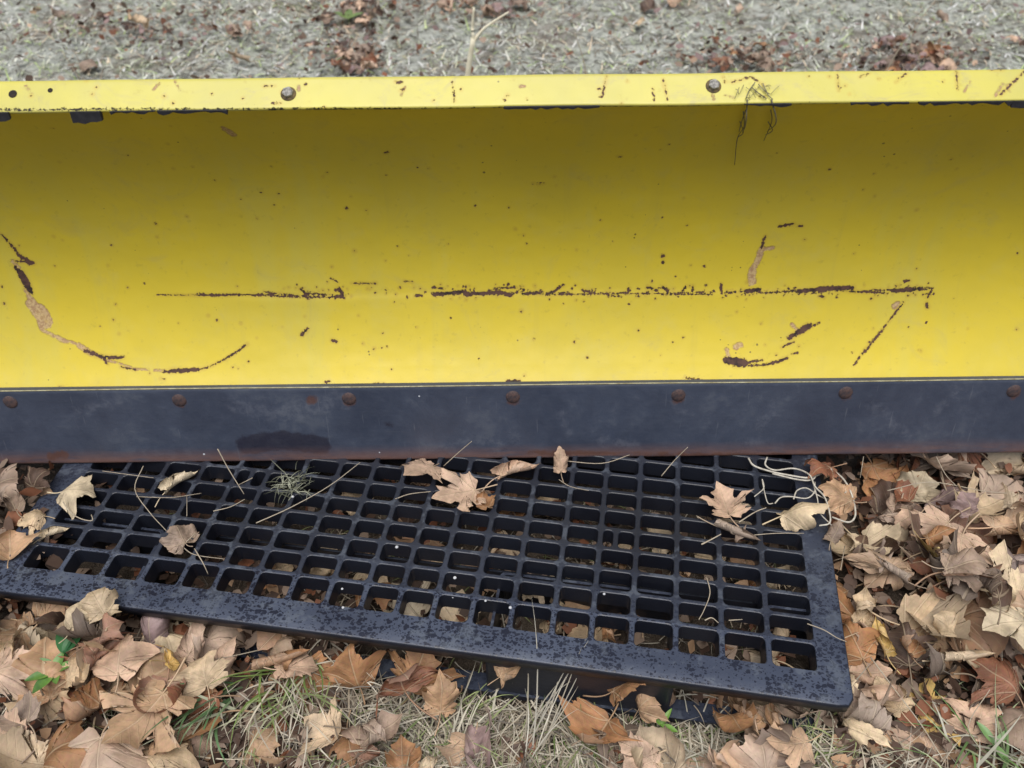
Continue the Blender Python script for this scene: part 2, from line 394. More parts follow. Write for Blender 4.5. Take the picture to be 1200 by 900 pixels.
rust_str = [
 (2.0, [(0, 272), (12, 285), (24, 299)]), (4.5, [(22, 298), (38, 307)]), (7, [(21, 315), (27, 328), (36, 341)]), (3, [(18, 306), (36, 306)]),
 (4.5, [(109, 413), (122, 419), (133, 419)]), (3, [(133, 418), (145, 418)]), (3, [(122, 420), (126, 426)]), (2.2, [(142, 430), (158, 432)]),
 (4.2, [(192, 434.5), (213, 435), (232, 432)]), (2.2, [(232, 433), (247, 428), (262, 421)]), (2.8, [(262, 421), (278, 411), (290, 402)]), (2, [(188, 443), (193, 444)]),
 (1.3, [(185, 345), (235, 345.5)]), (2.6, [(236, 345), (300, 344.5), (352, 347), (400, 347)]), (2.6, [(310, 341), (345, 346)]), (4.5, [(352, 338), (362, 345)]), (2, [(362, 341), (377, 344)]),
 (5, [(398, 338), (402, 347)]), (2, [(388, 326), (396, 330)]), (1.8, [(412, 331), (440, 332)]), (1.5, [(474, 330), (483, 330)]),
 (2.6, [(486, 346), (495, 346)]), (5.5, [(508, 345), (545, 342)]), (4.5, [(545, 345), (580, 343), (600, 346)]), (3, [(508, 337), (520, 339)]), (2.0, [(580, 338), (606, 338)]),
 (4.0, [(612, 345), (635, 343)]), (4, [(640, 345), (650, 342), (656, 337)]), (2.4, [(655, 345), (670, 345)]), (3, [(684, 342), (690, 342)]), (1.8, [(700, 345), (735, 343)]), (1.7, [(717, 346), (728, 347)]),
 (3.5, [(737, 338), (737, 341)]), (3.5, [(759, 337), (770, 341)]), (4.5, [(777, 337), (783, 341)]), (1.5, [(775, 345), (835, 344)]), (3, [(800, 340), (804, 336)]), (3, [(812, 335), (812, 344)]), (3, [(845, 333), (846, 343)]), (3, [(852, 341), (862, 342)]),
 (6.5, [(874, 341), (890, 339)]), (3.6, [(905, 342), (935, 340)]), (6, [(935, 341), (970, 338), (1000, 337)]), (3.4, [(960, 346), (966, 347)]), (2, [(1000, 341), (1040, 344)]), (6, [(1048, 341), (1080, 338)]), (3, [(1060, 330), (1066, 329)]), (3, [(1086, 336), (1093, 338), (1088, 348)]), (4, [(1086, 356), (1087, 360)]),
 (2.2, [(1059, 354), (1046, 371), (1034, 386)]), (3.0, [(1034, 386), (1018, 406), (1010, 415)]), (2.2, [(1008, 417), (1001, 428)]),
 (3.5, [(914, 265), (930, 262)]), (2, [(936, 265), (940, 265)]), (2, [(943, 281), (944, 281)]), (2.6, [(897, 277), (893, 290)]),
 (9, [(935, 388), (947, 381)]), (2.5, [(945, 384), (960, 377)]), (1.5, [(916, 406), (930, 400)]), (12, [(852, 421), (872, 424)]), (3.2, [(874, 424), (893, 421)]), (2, [(860, 428), (895, 427)]), (4, [(905, 425), (922, 419)]), (1.5, [(928, 414), (935, 412)]),
 (4, [(354, 391), (360, 384)]), (4, [(390, 398), (394, 399)]), (5, [(777, 300)]), (4, [(777, 308)]), (2.5, [(625, 215)]), (2.2, [(630, 215), (637, 215)]), (2.5, [(650, 207)]), (3.6, [(406, 244)]), (2, [(429, 246)]),
 (3, [(611, 364)]), (2.8, [(688, 418)]), (2.4, [(673, 400)]), (2.6, [(291, 423)]), (2.2, [(133, 374)]), (2.4, [(244, 369)]), (2.4, [(454, 405)]), (2.4, [(748, 387)]), (2.6, [(1079, 411)]), (2, [(676, 293)]), (2, [(604, 269)]),
 (2.6, [(150, 181)]), (2.2, [(203, 196)]), (2.4, [(252, 210)]), (2.2, [(282, 232)]), (2.2, [(306, 225)]), (2, [(219, 252)]), (2, [(318, 195)]), (2.2, [(378, 207)]), (2.8, [(451, 180), (455, 178)]), (2.4, [(724, 183), (728, 183)]), (2, [(784, 169)]), (2, [(774, 175)]), (2.4, [(1012, 223)]), (2, [(1115, 187)]), (2, [(596, 243)]), (2, [(557, 242)]),
 (5, [(595, 446), (608, 446)]), (3, [(438, 449), (450, 449)]), (2.5, [(804, 442), (828, 447)]), (3.5, [(1005, 445), (1012, 445)]), (2.6, [(69, 453), (74, 453)]), (2.6, [(382, 447), (386, 446)])]
tan_str = [(11, [(37, 356), (46, 366), (56, 378)]), (15, [(46, 364), (54, 376)]), (3.5, [(50, 386), (74, 397)]), (4.5, [(92, 403), (107, 414)]), (4, [(15, 306), (22, 312)]), (4, [(30, 340), (40, 352)]),
 (6, [(893, 292), (886, 308), (881, 318)]), (8, [(882, 318), (881, 331)]), (3, [(897, 293), (906, 290)]), (5, [(852, 409), (854, 416)]), (6, [(862, 405), (868, 403)]), (3, [(935, 386), (928, 380)]), (5, [(1049, 358), (1052, 356)]),
 (5, [(262, 150), (274, 158)])]
W2 = 1.16
def xgrid(): 
    return np.concatenate([np.linspace(-W2, -.9, 8)[:-1], np.linspace(-.9, .9, 1126), np.linspace(.9, W2, 8)[1:]])
BX = HP                                                  # the blade's origin sits on the deck
blade = empty('plough_blade', (0, 0, HP))
tag(blade, 'long yellow snow plough blade with dark bolted cutting edge, lying across the pallet', 'plough blade')
xs = xgrid(); s_ = np.concatenate([np.arange(0, .33, .0017), np.linspace(.33, SL, 60)])
XX, SS = np.meshgrid(xs, s_, indexing='ij'); yy, zz = prof_at(SS)
# bent-in crease with a slightly proud weld along it; gentle dents
xc, sc_ = hit(600, 345, prof); sc_ *= SL
wl = 1/(1+np.exp(-(XX+.42)/.02)) * 1/(1+np.exp((XX-.50)/.01))
below = np.clip((sc_-SS)/.03, 0, 1)
yy = yy - 0.0016*wl/(1+np.exp(np.clip((SS-sc_)/.0022, -40, 40)))*np.clip(SS/.05, 0, 1)
yy = yy + 0.0022*np.sin(XX*3.1+1)*np.sin(SS*6) + .0012*np.sin(XX*9+SS*8)*np.sin(SS*6)
rq = np.random.default_rng(8)
rust_str += [(1.2+2.2*rq.random()**2, [(x_, 341+rq.normal(0, 4.5))]) for x_ in np.concatenate([rq.uniform(330, 500, 45), rq.uniform(500, 680, 50), rq.uniform(680, 860, 50), rq.uniform(860, 1095, 70)])]
rust_str += [(1+1.8*rq.random()**2, [(rq.uniform(0, 1200), 130+310*rq.random()**.6)]) for _ in range(110)]
tan_str = [(a_*1.5, b_) for a_, b_ in tan_str] + [(8, [(34, 345), (50, 384)]), (4, [(52, 386), (70, 397), (90, 402)]), (3, [(110, 416), (160, 432), (192, 434)])]
rust_str += [(1.5, [(x_, 344.5+1.2*math.sin(x_*.13)) for x_ in range(232, 404, 8)]), (1.7, [(x_, 344+1.3*math.sin(x_*.11)) for x_ in range(506, 670, 8)]), (1.1, [(x_, 345.5-(x_-670)*.02) for x_ in range(670, 850, 12)]), (1.9, [(x_, 342-(x_-850)*.008+1.2*math.sin(x_*.12)) for x_ in range(850, 1092, 8)])]
rust_str += [(3.4, [(2, 274), (14, 287), (24, 300), (34, 308)]), (5, [(18, 312), (24, 322)]), (8, [(25, 318), (35, 338)]), (5, [(100, 410), (118, 418), (140, 419)]), (5, [(200, 434), (228, 433)]), (6, [(925, 395), (938, 386), (950, 380)]), (4, [(895, 427), (915, 422)])]
rf = seg_field(XX, SS, rust_str, prof, SL); tf = seg_field(XX, SS, tan_str, prof, SL)
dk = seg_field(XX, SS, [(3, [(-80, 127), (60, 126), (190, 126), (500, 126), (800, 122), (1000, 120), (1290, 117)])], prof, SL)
mb_ = mesh('moldboard', np.stack([XX, yy, zz], -1).reshape(-1, 3), grid_faces(len(xs), len(s_)), YEL, blade,
     attrs={'rust': ('FLOAT', rf), 'tan': ('FLOAT', tf), 'dark': ('FLOAT', dk)})
# rear skin, closing the sheet's 5 mm thickness
bx = np.array([-W2, W2]); n = 40; sb = np.linspace(0, SL, n); yb, zb = prof_at(sb)
dy = np.gradient(yb); dz = np.gradient(zb); l = np.hypot(dy, dz); yb2 = yb + dz/l*.007; zb2 = zb - dy/l*.007
V = [(x, y, z) for x in bx for y, z in zip(yb2, zb2)]; Fs = [(i, i+1, n+i+1, n+i) for i in range(n-1)]
for e_, x in enumerate(bx):
    o = len(V); V += [(x, y, z) for y, z in zip(yb, zb)]
    Fs += [(o+i, o+i+1, e_*n+i+1, e_*n+i) for i in range(n-1)]
mesh('moldboard_back', V, Fs, PRIM, blade)
# top lip: folded strip, rounded nose, 4 mm thick
def lip_section():
    a, b = np.array(LIPA), np.array(LIPB); d = (b-a)/np.hypot(*(b-a)); nn = np.array([-d[1], d[0]])
    pts = [a+d*.004-nn*.0065, a+d*.0005-nn*.0045, a-nn*.0022, a+d*.0008-nn*.0004]
    L = np.hypot(*(b-a))
    pts += [a+d*t for t in np.linspace(.0026, L-.003, 20)]
    pts += [b-nn*.0008, b+d*.0012-nn*.003, b+d*.001-nn*.012, b-d*.002-nn*.03]
    return np.array(pts)
ls = lip_section(); lsl = np.concatenate([[0], np.cumsum(np.hypot(*np.diff(ls, axis=0).T))])
hx = np.interp(np.linspace(0, 1, 401), lsl/lsl[-1], ls[:, 0]); hz = np.interp(np.linspace(0, 1, 401), lsl/lsl[-1], ls[:, 1]); lsec = np.stack([hx, hz], 1)
xl = np.concatenate([np.linspace(-W2, -.9, 8)[:-1], np.linspace(-.9, .9, 901), np.linspace(.9, W2, 8)[1:]])
XX, SS = np.meshgrid(xl, lsl, indexing='ij')
yl = np.repeat(ls[None, :, 0], len(xl), 0) + .0005*np.sin(XX*17+1); zl = np.repeat(ls[None, :, 1], len(xl), 0) + .0003*np.sin(XX*23)
lip_r = [(2, [(530, 95), (533, 118)]), (2.2, [(711, 88), (706, 112)]), (1.3, [(765, 103), (767, 118)]), (1.3, [(777, 92), (782, 116)]), (1.6, [(981, 87), (983, 106)]), (1.2, [(1008, 90), (1018, 86)]), (1.5, [(1050, 96), (1062, 86)]), (1.6, [(1121, 84), (1122, 104)]), (1.6, [(1172, 111), (1200, 84)]),
  (4, [(464, 96), (470, 96)]), (2.4, [(320, 121), (328, 121)]), (3, [(380, 126)]), (3, [(595, 112)]), (2.4, [(617, 116)]), (2, [(1160, 82), (1175, 82)]), (2, [(310, 101), (322, 101)]), (2.4, [(991, 100)]), (2.2, [(972, 90)]), (2, [(858, 96), (880, 90), (895, 100)]), (2, [(540, 104), (540, 105)]), (2, [(508, 117)])]
lip_r = [(a_*.72, b_) for a_, b_ in lip_r]
lf = seg_field(XX, SS, lip_r, lsec, lsl[-1])
rs = np.random.default_rng(3)
sp_ = [(1.2+rs.random()*1.4, [(rs.uniform(0, 1200), rs.uniform(88, 122))]) for _ in range(30)]
lf = np.maximum(lf, seg_field(XX, SS, sp_, lsec, lsl[-1]))
ld = seg_field(XX, SS, [(1.5, [(-80, 128), (600, 127), (1290, 118)])], lsec, lsl[-1])
lt = seg_field(XX, SS, [(2+rs.random()*2, [(x_, 90+rs.random()*28), (x_+rs.random()*12, 92+rs.random()*26)]) for x_ in (30, 180, 205, 350, 470, 610, 830, 848, 1165, 1180, 1130)], lsec, lsl[-1])
mesh('top_lip', np.stack([XX, yl, zl], -1).reshape(-1, 3), grid_faces(len(xl), len(ls)), LIPM, blade, attrs={'rust': ('FLOAT', lf), 'tan': ('FLOAT', lt-.001), 'dark': ('FLOAT', ld)})
# cutting edge: thick plate with its own worn lower rim
ea, eb = np.array(EDA), np.array(EDB); ed = (eb-ea)/np.hypot(*(eb-ea)); en = np.array([ed[1], -ed[0]]); EL = np.hypot(*(eb-ea))
es = [ea+en*.014+ed*.001, ea+en*.003, ea, ea+ed*.002-en*.0008] + [ea+ed*t-en*.001 for t in np.linspace(.005, EL-.0015, 34)] + [eb-en*.0003, eb+ed*.0006+en*.001, eb+en*.012]
es = np.array(es); esl = np.concatenate([[0], np.cumsum(np.hypot(*np.diff(es, axis=0).T))])
esec = np.stack([np.interp(np.linspace(0, 1, 401), esl/esl[-1], es[:, 0]), np.interp(np.linspace(0, 1, 401), esl/esl[-1], es[:, 1])], 1)
xe = np.linspace(-W2, W2, 581); XX, SS = np.meshgrid(xe, esl, indexing='ij')
ye = np.repeat(es[None, :, 0], len(xe), 0); ze = np.repeat(es[None, :, 1], len(xe), 0)
wv = rng.normal(0, 1, len(xe)); wv = np.convolve(wv, np.ones(9)/9, 'same')*.0022
ze = ze + np.clip(1-SS/.02, 0, 1)*np.abs(wv)[:, None]
ed_d = seg_field(XX, SS, [(34, [(290, 522), (330, 516), (375, 522)]), (6, [(454, 497), (458, 499)])], esec, esl[-1])
ed_s = seg_field(XX, SS, [(26, [(275, 475), (330, 485), (400, 470)]), (12, [(90, 480), (140, 470)]), (8, [(655, 480), (665, 510)]), (14, [(740, 520), (700, 515)]), (20, [(890, 500), (905, 480)]), (16, [(1020, 470), (1060, 510)]), (10, [(1100, 480), (1120, 460)]), (8, [(520, 520), (600, 518)]), (12, [(880, 515), (900, 520)]), (7, [(785, 470), (800, 480)])], esec, esl[-1])
ed_r = seg_field(XX, SS, [(14, [(60, 535), (75, 532)]), (7, [(100, 541), (330, 538)]), (8, [(450, 534), (620, 531)]), (6, [(620, 530), (1180, 526)])] + [(17, [(bx_, by_)]) for bx_, by_ in ((12, 471), (210, 471), (365, 468), (409, 470), (601, 469), (795, 467), (991, 463), (1189, 462))], esec, esl[-1])
mesh('cutting_edge', np.stack([XX, ye, ze], -1).reshape(-1, 3), grid_faces(len(xe), len(es)), EDGE, blade, attrs={'rust': ('FLOAT', ed_r), 'tan': ('FLOAT', ed_s), 'dark': ('FLOAT', ed_d)})
# pale welded/caulked line where plate meets the moldboard
mbx = MB(); tube(mbx, [(x, eb[0]-.0005, eb[1]+.0015+.0006*math.sin(x*9)) for x in np.linspace(-W2, W2, 60)], .0010, k=6, sm=1)
mbx.build('seam_bead', mat_plain('chalky_seam', (.42, .40, .26), (.22, .19, .10), 90), blade, True)
# carriage bolts
prevm = None
def dome(r, h, n=16, m=4):
    V = [(0, 0, h)]; Fs = []
    for j in range(1, m+1):
        a = math.pi/2*j/m
        for i in range(n): V.append((r*math.sin(a)*math.cos(2*math.pi*i/n), r*math.sin(a)*math.sin(2*math.pi*i/n), h*math.cos(a)))
    for i in range(n): Fs.append((0, 1+i, 1+(i+1) % n))
    for j in range(m-1):
        for i in range(n): Fs.append((1+j*n+i, 1+(j+1)*n+i, 1+(j+1)*n+(i+1) % n, 1+j*n+(i+1) % n))
    return V, Fs
def orient(normal):
    return Vector(normal).to_track_quat('Z', 'Y').to_euler()
for bxp, byp in ((-190, 474), (12, 471), (210, 469), (409, 467), (601, 465), (795, 463), (991, 460), (1188, 458), (1385, 455)):
    x, q = hit(bxp, byp, esec); s2 = q*esl[-1]; y = np.interp(s2, esl, es[:, 0]); z = np.interp(s2, esl, es[:, 1])
    if prevm is None:
        V, Fs = dome(.0112, .0026); o = mesh('bolt_head', V, Fs, RUSTY, blade); prevm = o.data
    else: o = link(bpy.data.objects.new('bolt_head', prevm), blade)
    o.location = (x, y-.0002, z); o.rotation_euler = orient((0, -en[0], -en[1]))
# lip bolts (hex heads on washers) and empty bolt holes
ln = Vector((0, -(LIPB[1]-LIPA[1]), LIPB[0]-LIPA[0])).normalized()
def lip_pos(px, py):
    x, q = hit(px, py, lsec); s2 = q*lsl[-1]; return Vector((x, np.interp(s2, lsl, ls[:, 0]), np.interp(s2, lsl, ls[:, 1])))
for px, py in ((338, 110), (836, 101)):
    p = lip_pos(px, py); e = bpy.data.objects.new('lip_bolt', None)
    V = []; Fs = []
    for (r, z, nn_) in ((.0068, 0, 6), (.0068, .0034, 6), (.0057, .0042, 6), (.0001, .0040, 6)):
        for i in range(nn_): V.append((r*math.cos(2*math.pi*i/6+.3), r*math.sin(2*math.pi*i/6+.3), z))
    for j in range(3):
        for i in range(6): Fs.append((j*6+i, j*6+(i+1) % 6, (j+1)*6+(i+1) % 6, (j+1)*6+i))
    b_ = mesh('bolt_nut', V, Fs, ZINC, blade, smooth=False); b_.location = p + ln*.002; b_.rotation_euler = orient(ln)
    V, Fs = dome(.0096, .0022, 18, 3); wsh = mesh('washer', V, Fs, mat_rust('rusty_washer', (.05, .035, .02), (.16, .11, .04)), b_); wsh.location = (0, 0, -.0016)
    bpy.data.objects.remove(e)
for px, py, r in ((15, 110, .0052), (59, 106, .0032)):
    p = lip_pos(px, py); V, Fs = dome(r, .0005, 12, 2); o = mesh('bolt_hole', V, Fs, HOLE, blade); o.location = p+ln*.0004; o.rotation_euler = orient(ln)
# torn scraps of the old rubber flap still caught under the lip
def scrap(px0, px1, pyt, drop, seed):
    r = random.Random(seed); a = lip_pos(px0, 122); b_ = lip_pos(px1, 122); n = max(4, int((px1-px0)/6))
    y0, z0 = LIPA[0]-.0035, LIPA[1]-.0005; V = []; Fs = []
    for i in range(n+1):
        x = a.x+(b_.x-a.x)*i/n; d = drop*(1 if drop > .004 else abs(r.gauss(.7, .5)))*(.85+.3*r.random())
        if drop > .004: d *= (.92 if i in (0, n) else 1)
        for (yy_, zz_) in ((y0, z0+.001), (y0+.0005-d*.1, z0-d), (y0+.004, z0-d), (y0+.006, z0)):
            V.append((x+.001*r.random(), yy_, zz_))
    for i in range(n):
        for j in range(4): Fs.append((i*4+j, i*4+(j+1) % 4, (i+1)*4+(j+1) % 4, (i+1)*4+j))
    Fs += [(3, 2, 1, 0), tuple(n*4+j for j in range(4))]
    mesh('rubber_scrap', V, Fs, RUB, blade, False)
for i, a in enumerate(((83, 118, 0, .0125), (-14, 11, 0, .009), (130, 182, 0, .002), (185, 266, 0, .0032), (590, 702, 0, .0022), (870, 925, 0, .002), (995, 1062, 0, .002), (1074, 1185, 0, .0034), (1182, 1230, 0, .008))): scrap(*a, i)
# rear stiffening ribs (out of sight from the front)
for x in (-1.12, -.6, 0, .6, 1.12):
    r_ = MB(); V = [(x+sx, y, z) for sx in (-.005, .005) for (y, z) in ([*zip(yb2[::6]+.001, zb2[::6])] + [(1.12, .5), (1.12, .15)])]
    n = len(V)//2; r_.add(V, [tuple(range(n)), tuple(range(2*n-1, n-1, -1))] + [(i, (i+1) % n, n+(i+1) % n, n+i) for i in range(n)])
    r_.build('rib', PRIM, blade)

# ------------------------------------------------------------------ pallet
pal = empty('plastic_pallet', (PB.x, PB.y, 0), (0, 0, PS))
tag(pal, 'black moulded plastic pallet with a rounded square grid deck, half under the yellow blade', 'pallet')
UE = [-1.1685, -1.1081, -1.0443, -.983, -.9254, -.8736, -.8194, -.763, -.7083, -.6577, -.6072, -.5567, -.5037, -.4490, -.3913, -.3383, -.2845, -.2257, -.1643, -.1030, -.0418]
VE = [.044, .0868, .1245] + [.1245+.0366*k for k in range(1, 24)]
BW = .0041
U0, U1, V0, V1 = -1.217, 0.0, 0.0, VE[-1]+.044
def warp(u, v): return .0065*(1-((u+.6)/.6)**2)
dV = []; dF = []; gt = []
def addv(u, v, z, g_): dV.append((u, v, HP+z+warp(u, v))); gt.append(g_); return len(dV)-1
def rrect(u0, u1, v0, v1, r, k=3):
    out = []
    for (cx, cy, a0) in ((u1-r, v1-r, 0), (u0+r, v1-r, 90), (u0+r, v0+r, 180), (u1-r, v0+r, 270)):
        for i in range(k+1):
            a = R(a0+90*i/k); out.append((cx+r*math.cos(a), cy+r*math.sin(a)))
    return out
def cell(u0, u1, v0, v1, bl, br, bb, bt, g_, rr):
    """one opening: outer cell rectangle, flat top, rolled rim, wall down"""
    k = 3; hu0, hu1, hv0, hv1 = u0+bl, u1-br, v0+bb, v1-bt
    c = .0016
    prevr = None
    rings = [(0, 0, None), (c*1.0, 0, 0), (0.0004, -.0007, 0), (0, -.0022, 0), (-.0008, -.028, 0)]
    for ri, (grow, z, _) in enumerate(rings):
        if ri == 0:
            pts = []
            cor = [(u1, v1), (u0, v1), (u0, v0), (u1, v0)]
            h = rrect(hu0-c, hu1+c, hv0-c, hv1+c, rr+c, k)
            for q in range(4):
                for i in range(k+1):
                    p = h[q*(k+1)+i]
                    if i == 0: pts.append((cor[q][0], p[1]) if q in (0, 2) else (p[0], cor[q][1]))
                    elif i == k: pts.append((p[0], cor[q][1]) if q in (0, 2) else (cor[q][0], p[1]))
                    elif i == 1: pts.append(cor[q])
                    else: pts.append(cor[q])
            ids = [addv(p[0], p[1], 0, g_) for p in pts]
        else:
            ids = [addv(p[0], p[1], z, g_) for p in rrect(hu0-grow, hu1+grow, hv0-grow, hv1+grow, rr+grow, k)]
        if prevr:
            n = len(ids)
            for i in range(n): dF.append((prevr[i], prevr[(i+1) % n], ids[(i+1) % n], ids[i]))
        prevr = ids
nc, nr = len(UE)-1, len(VE)-1
split = {(15, 4): .42, (4, 5): .5, (9, 12): .5}
for i in range(nc):
    for j in range(nr):
        u0 = UE[i] - (0 if i else 0); u1 = UE[i+1]; v0 = VE[j]; v1 = VE[j+1]
        bl = .0006 if i == 0 else BW; br = .0006 if i == nc-1 else BW
        bb = .0006 if j == 0 else .0035; bt = .0006 if j == nr-1 else .0035
        g_ = 1.0 if j == 0 else max(.05, .62-.13*j)  # grit drops row by row to paint in the blade's shade
        if (i, j) in split:
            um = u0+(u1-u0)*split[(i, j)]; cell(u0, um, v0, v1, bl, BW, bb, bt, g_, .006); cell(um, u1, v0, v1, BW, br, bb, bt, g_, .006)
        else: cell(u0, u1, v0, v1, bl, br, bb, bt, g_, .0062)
dF = [tuple(f) for f in dF]
def clean(fs, V):
    out = []
    for f in fs:
        g2 = []
        for i in f:
            if not g2 or (V[i] != V[g2[-1]]): g2.append(i)
        if len(g2) > 2 and V[g2[0]] == V[g2[-1]]: g2.pop()
        if len(g2) > 2: out.append(tuple(g2[::-1]))
    return out
dV = [(round(a, 5), round(b_, 5), round(c, 5)) for a, b_, c in dV]
deck = mesh('deck_grid', dV, [f[::-1] for f in clean(dF, dV)], PAL, pal, smooth=False, attrs={'grit_shade': ('FLOAT', gt)})
# border frame: sheet round the openings, rolled outer edge, skirt
fV = []; fF = []
NU = 60
def ringpts(grow, z, r):
    a = rrect(U0-grow, U1+grow, V0-grow, V1+grow, r, 6); return [(p[0], p[1], z) for p in a]
def dens(pts, n):
    """resample closed loop evenly so that the skirt follows the warp"""
    P_ = np.array(pts+[pts[0]]); s = np.concatenate([[0], np.cumsum(np.linalg.norm(np.diff(P_[:, :2], axis=0), axis=1))]); t = np.linspace(0, s[-1], n, endpoint=False)
    return [(np.interp(a, s, P_[:, 0]), np.interp(a, s, P_[:, 1]), pts[0][2]) for a in t]
inner = [(UE[0], VE[0]), (UE[-1], VE[0]), (UE[-1], VE[-1]), (UE[0], VE[-1])]
N = 320
rings = []
out0 = dens(ringpts(-.003, 0, .012), N)
inn = []
for (u, v, z) in out0: inn.append((min(max(u, UE[0]), UE[-1]), min(max(v, VE[0]), VE[-1]), 0))
mid = [((a[0]+b_[0])/2, (a[1]+b_[1])/2, 0) for a, b_ in zip(inn, out0)]
for r_ in (inn, mid, out0, dens(ringpts(-.001, -.0008, .014), N), dens(ringpts(0, -.003, .015), N), dens(ringpts(0, -.0165, .015), N), dens(ringpts(-.004, -.017, .011), N), dens(ringpts(-.0045, -.004, .011), N)):
    rings.append(r_)
for r_ in rings: fV += [(u, v, HP+z+warp(u, v)) for u, v, z in r_]
for k in range(len(rings)-1):
    for i in range(N): fF.append((k*N+i, (k+1)*N+i, (k+1)*N+(i+1) % N, k*N+(i+1) % N))
mesh('deck_frame', fV, fF, PAL, pal, smooth=True, attrs={'grit_shade': ('FLOAT', np.clip(1.05-np.array([q[1] for q in fV])*2.2, .1, 1))})  # frame grit fades rearward too, shade put into the colour
def pbox(name, u0, u1, v0, v1, z0, z1, bev=.006, taper=0.0):
    b = MB(); V = []
    for z, t in ((z0, 0), (z0+bev*.3, bev*.3), (z1-.002, -taper), (z1, -taper)):
        gg = -(bev*.3 if z == z0 else 0) + (0 if z < z1-.003 else -taper)
        V += [(p[0], p[1], z) for p in rrect(u0-gg, u1+gg, v0-gg, v1+gg, bev, 3)]
    n = 16; Fs = [tuple(range(n))[::-1], tuple(3*n+i for i in range(n))]
    for k in range(3):
        for i in range(n): Fs.append((k*n+i, k*n+(i+1) % n, (k+1)*n+(i+1) % n, (k+1)*n+i))
    return mesh(name, V, Fs, PAL, pal, smooth=False, attrs={'grit_shade': ('FLOAT', np.full(len(V), .5))})
GB = .004
def hollow(u0, u1, v0, v1, z0, z1, t=.004):
    b = MB(); V = []
    for z in (z0, z1):
        for g2 in (0, t): V += [(p[0], p[1], z) for p in rrect(u0+g2, u1-g2, v0+g2, v1-g2, .008, 3)]
    n = 16; Fs = []
    for i in range(n):
        k = (i+1) % n
        Fs += [(i, k, 2*n+k, 2*n+i), (n+k, n+i, 3*n+i, 3*n+k), (2*n+i, 2*n+k, 3*n+k, 3*n+i), (k, i, n+i, n+k)]
    return mesh('foot', V, Fs, PAL, pal, smooth=False, attrs={'grit_shade': ('FLOAT', np.full(len(V), .5))})
for (u0, u1) in ((-1.185, -1.0), (-.478, -.222), (-.10, -.02)):
    for (v0, v1) in ((.010 if -.5 < u0 < -.2 else .045, .15), (.42, .54), (.80, .92)):
        hollow(u0, u1, v0, v1, GB+.014, HP-.018)
for (v0, v1) in ((.006, .034), (.45, .48), (.85, .88)):
    pbox('runner', -1.19, -.015, v0, v1, GB, GB+.0138, .008)
# moulded ribs under the deck between the feet
for k, v in enumerate((.16, .30, .62)):
    pbox('under_rib', -1.19, -.02, v, v+.004, HP-.055, HP-.034, .001)

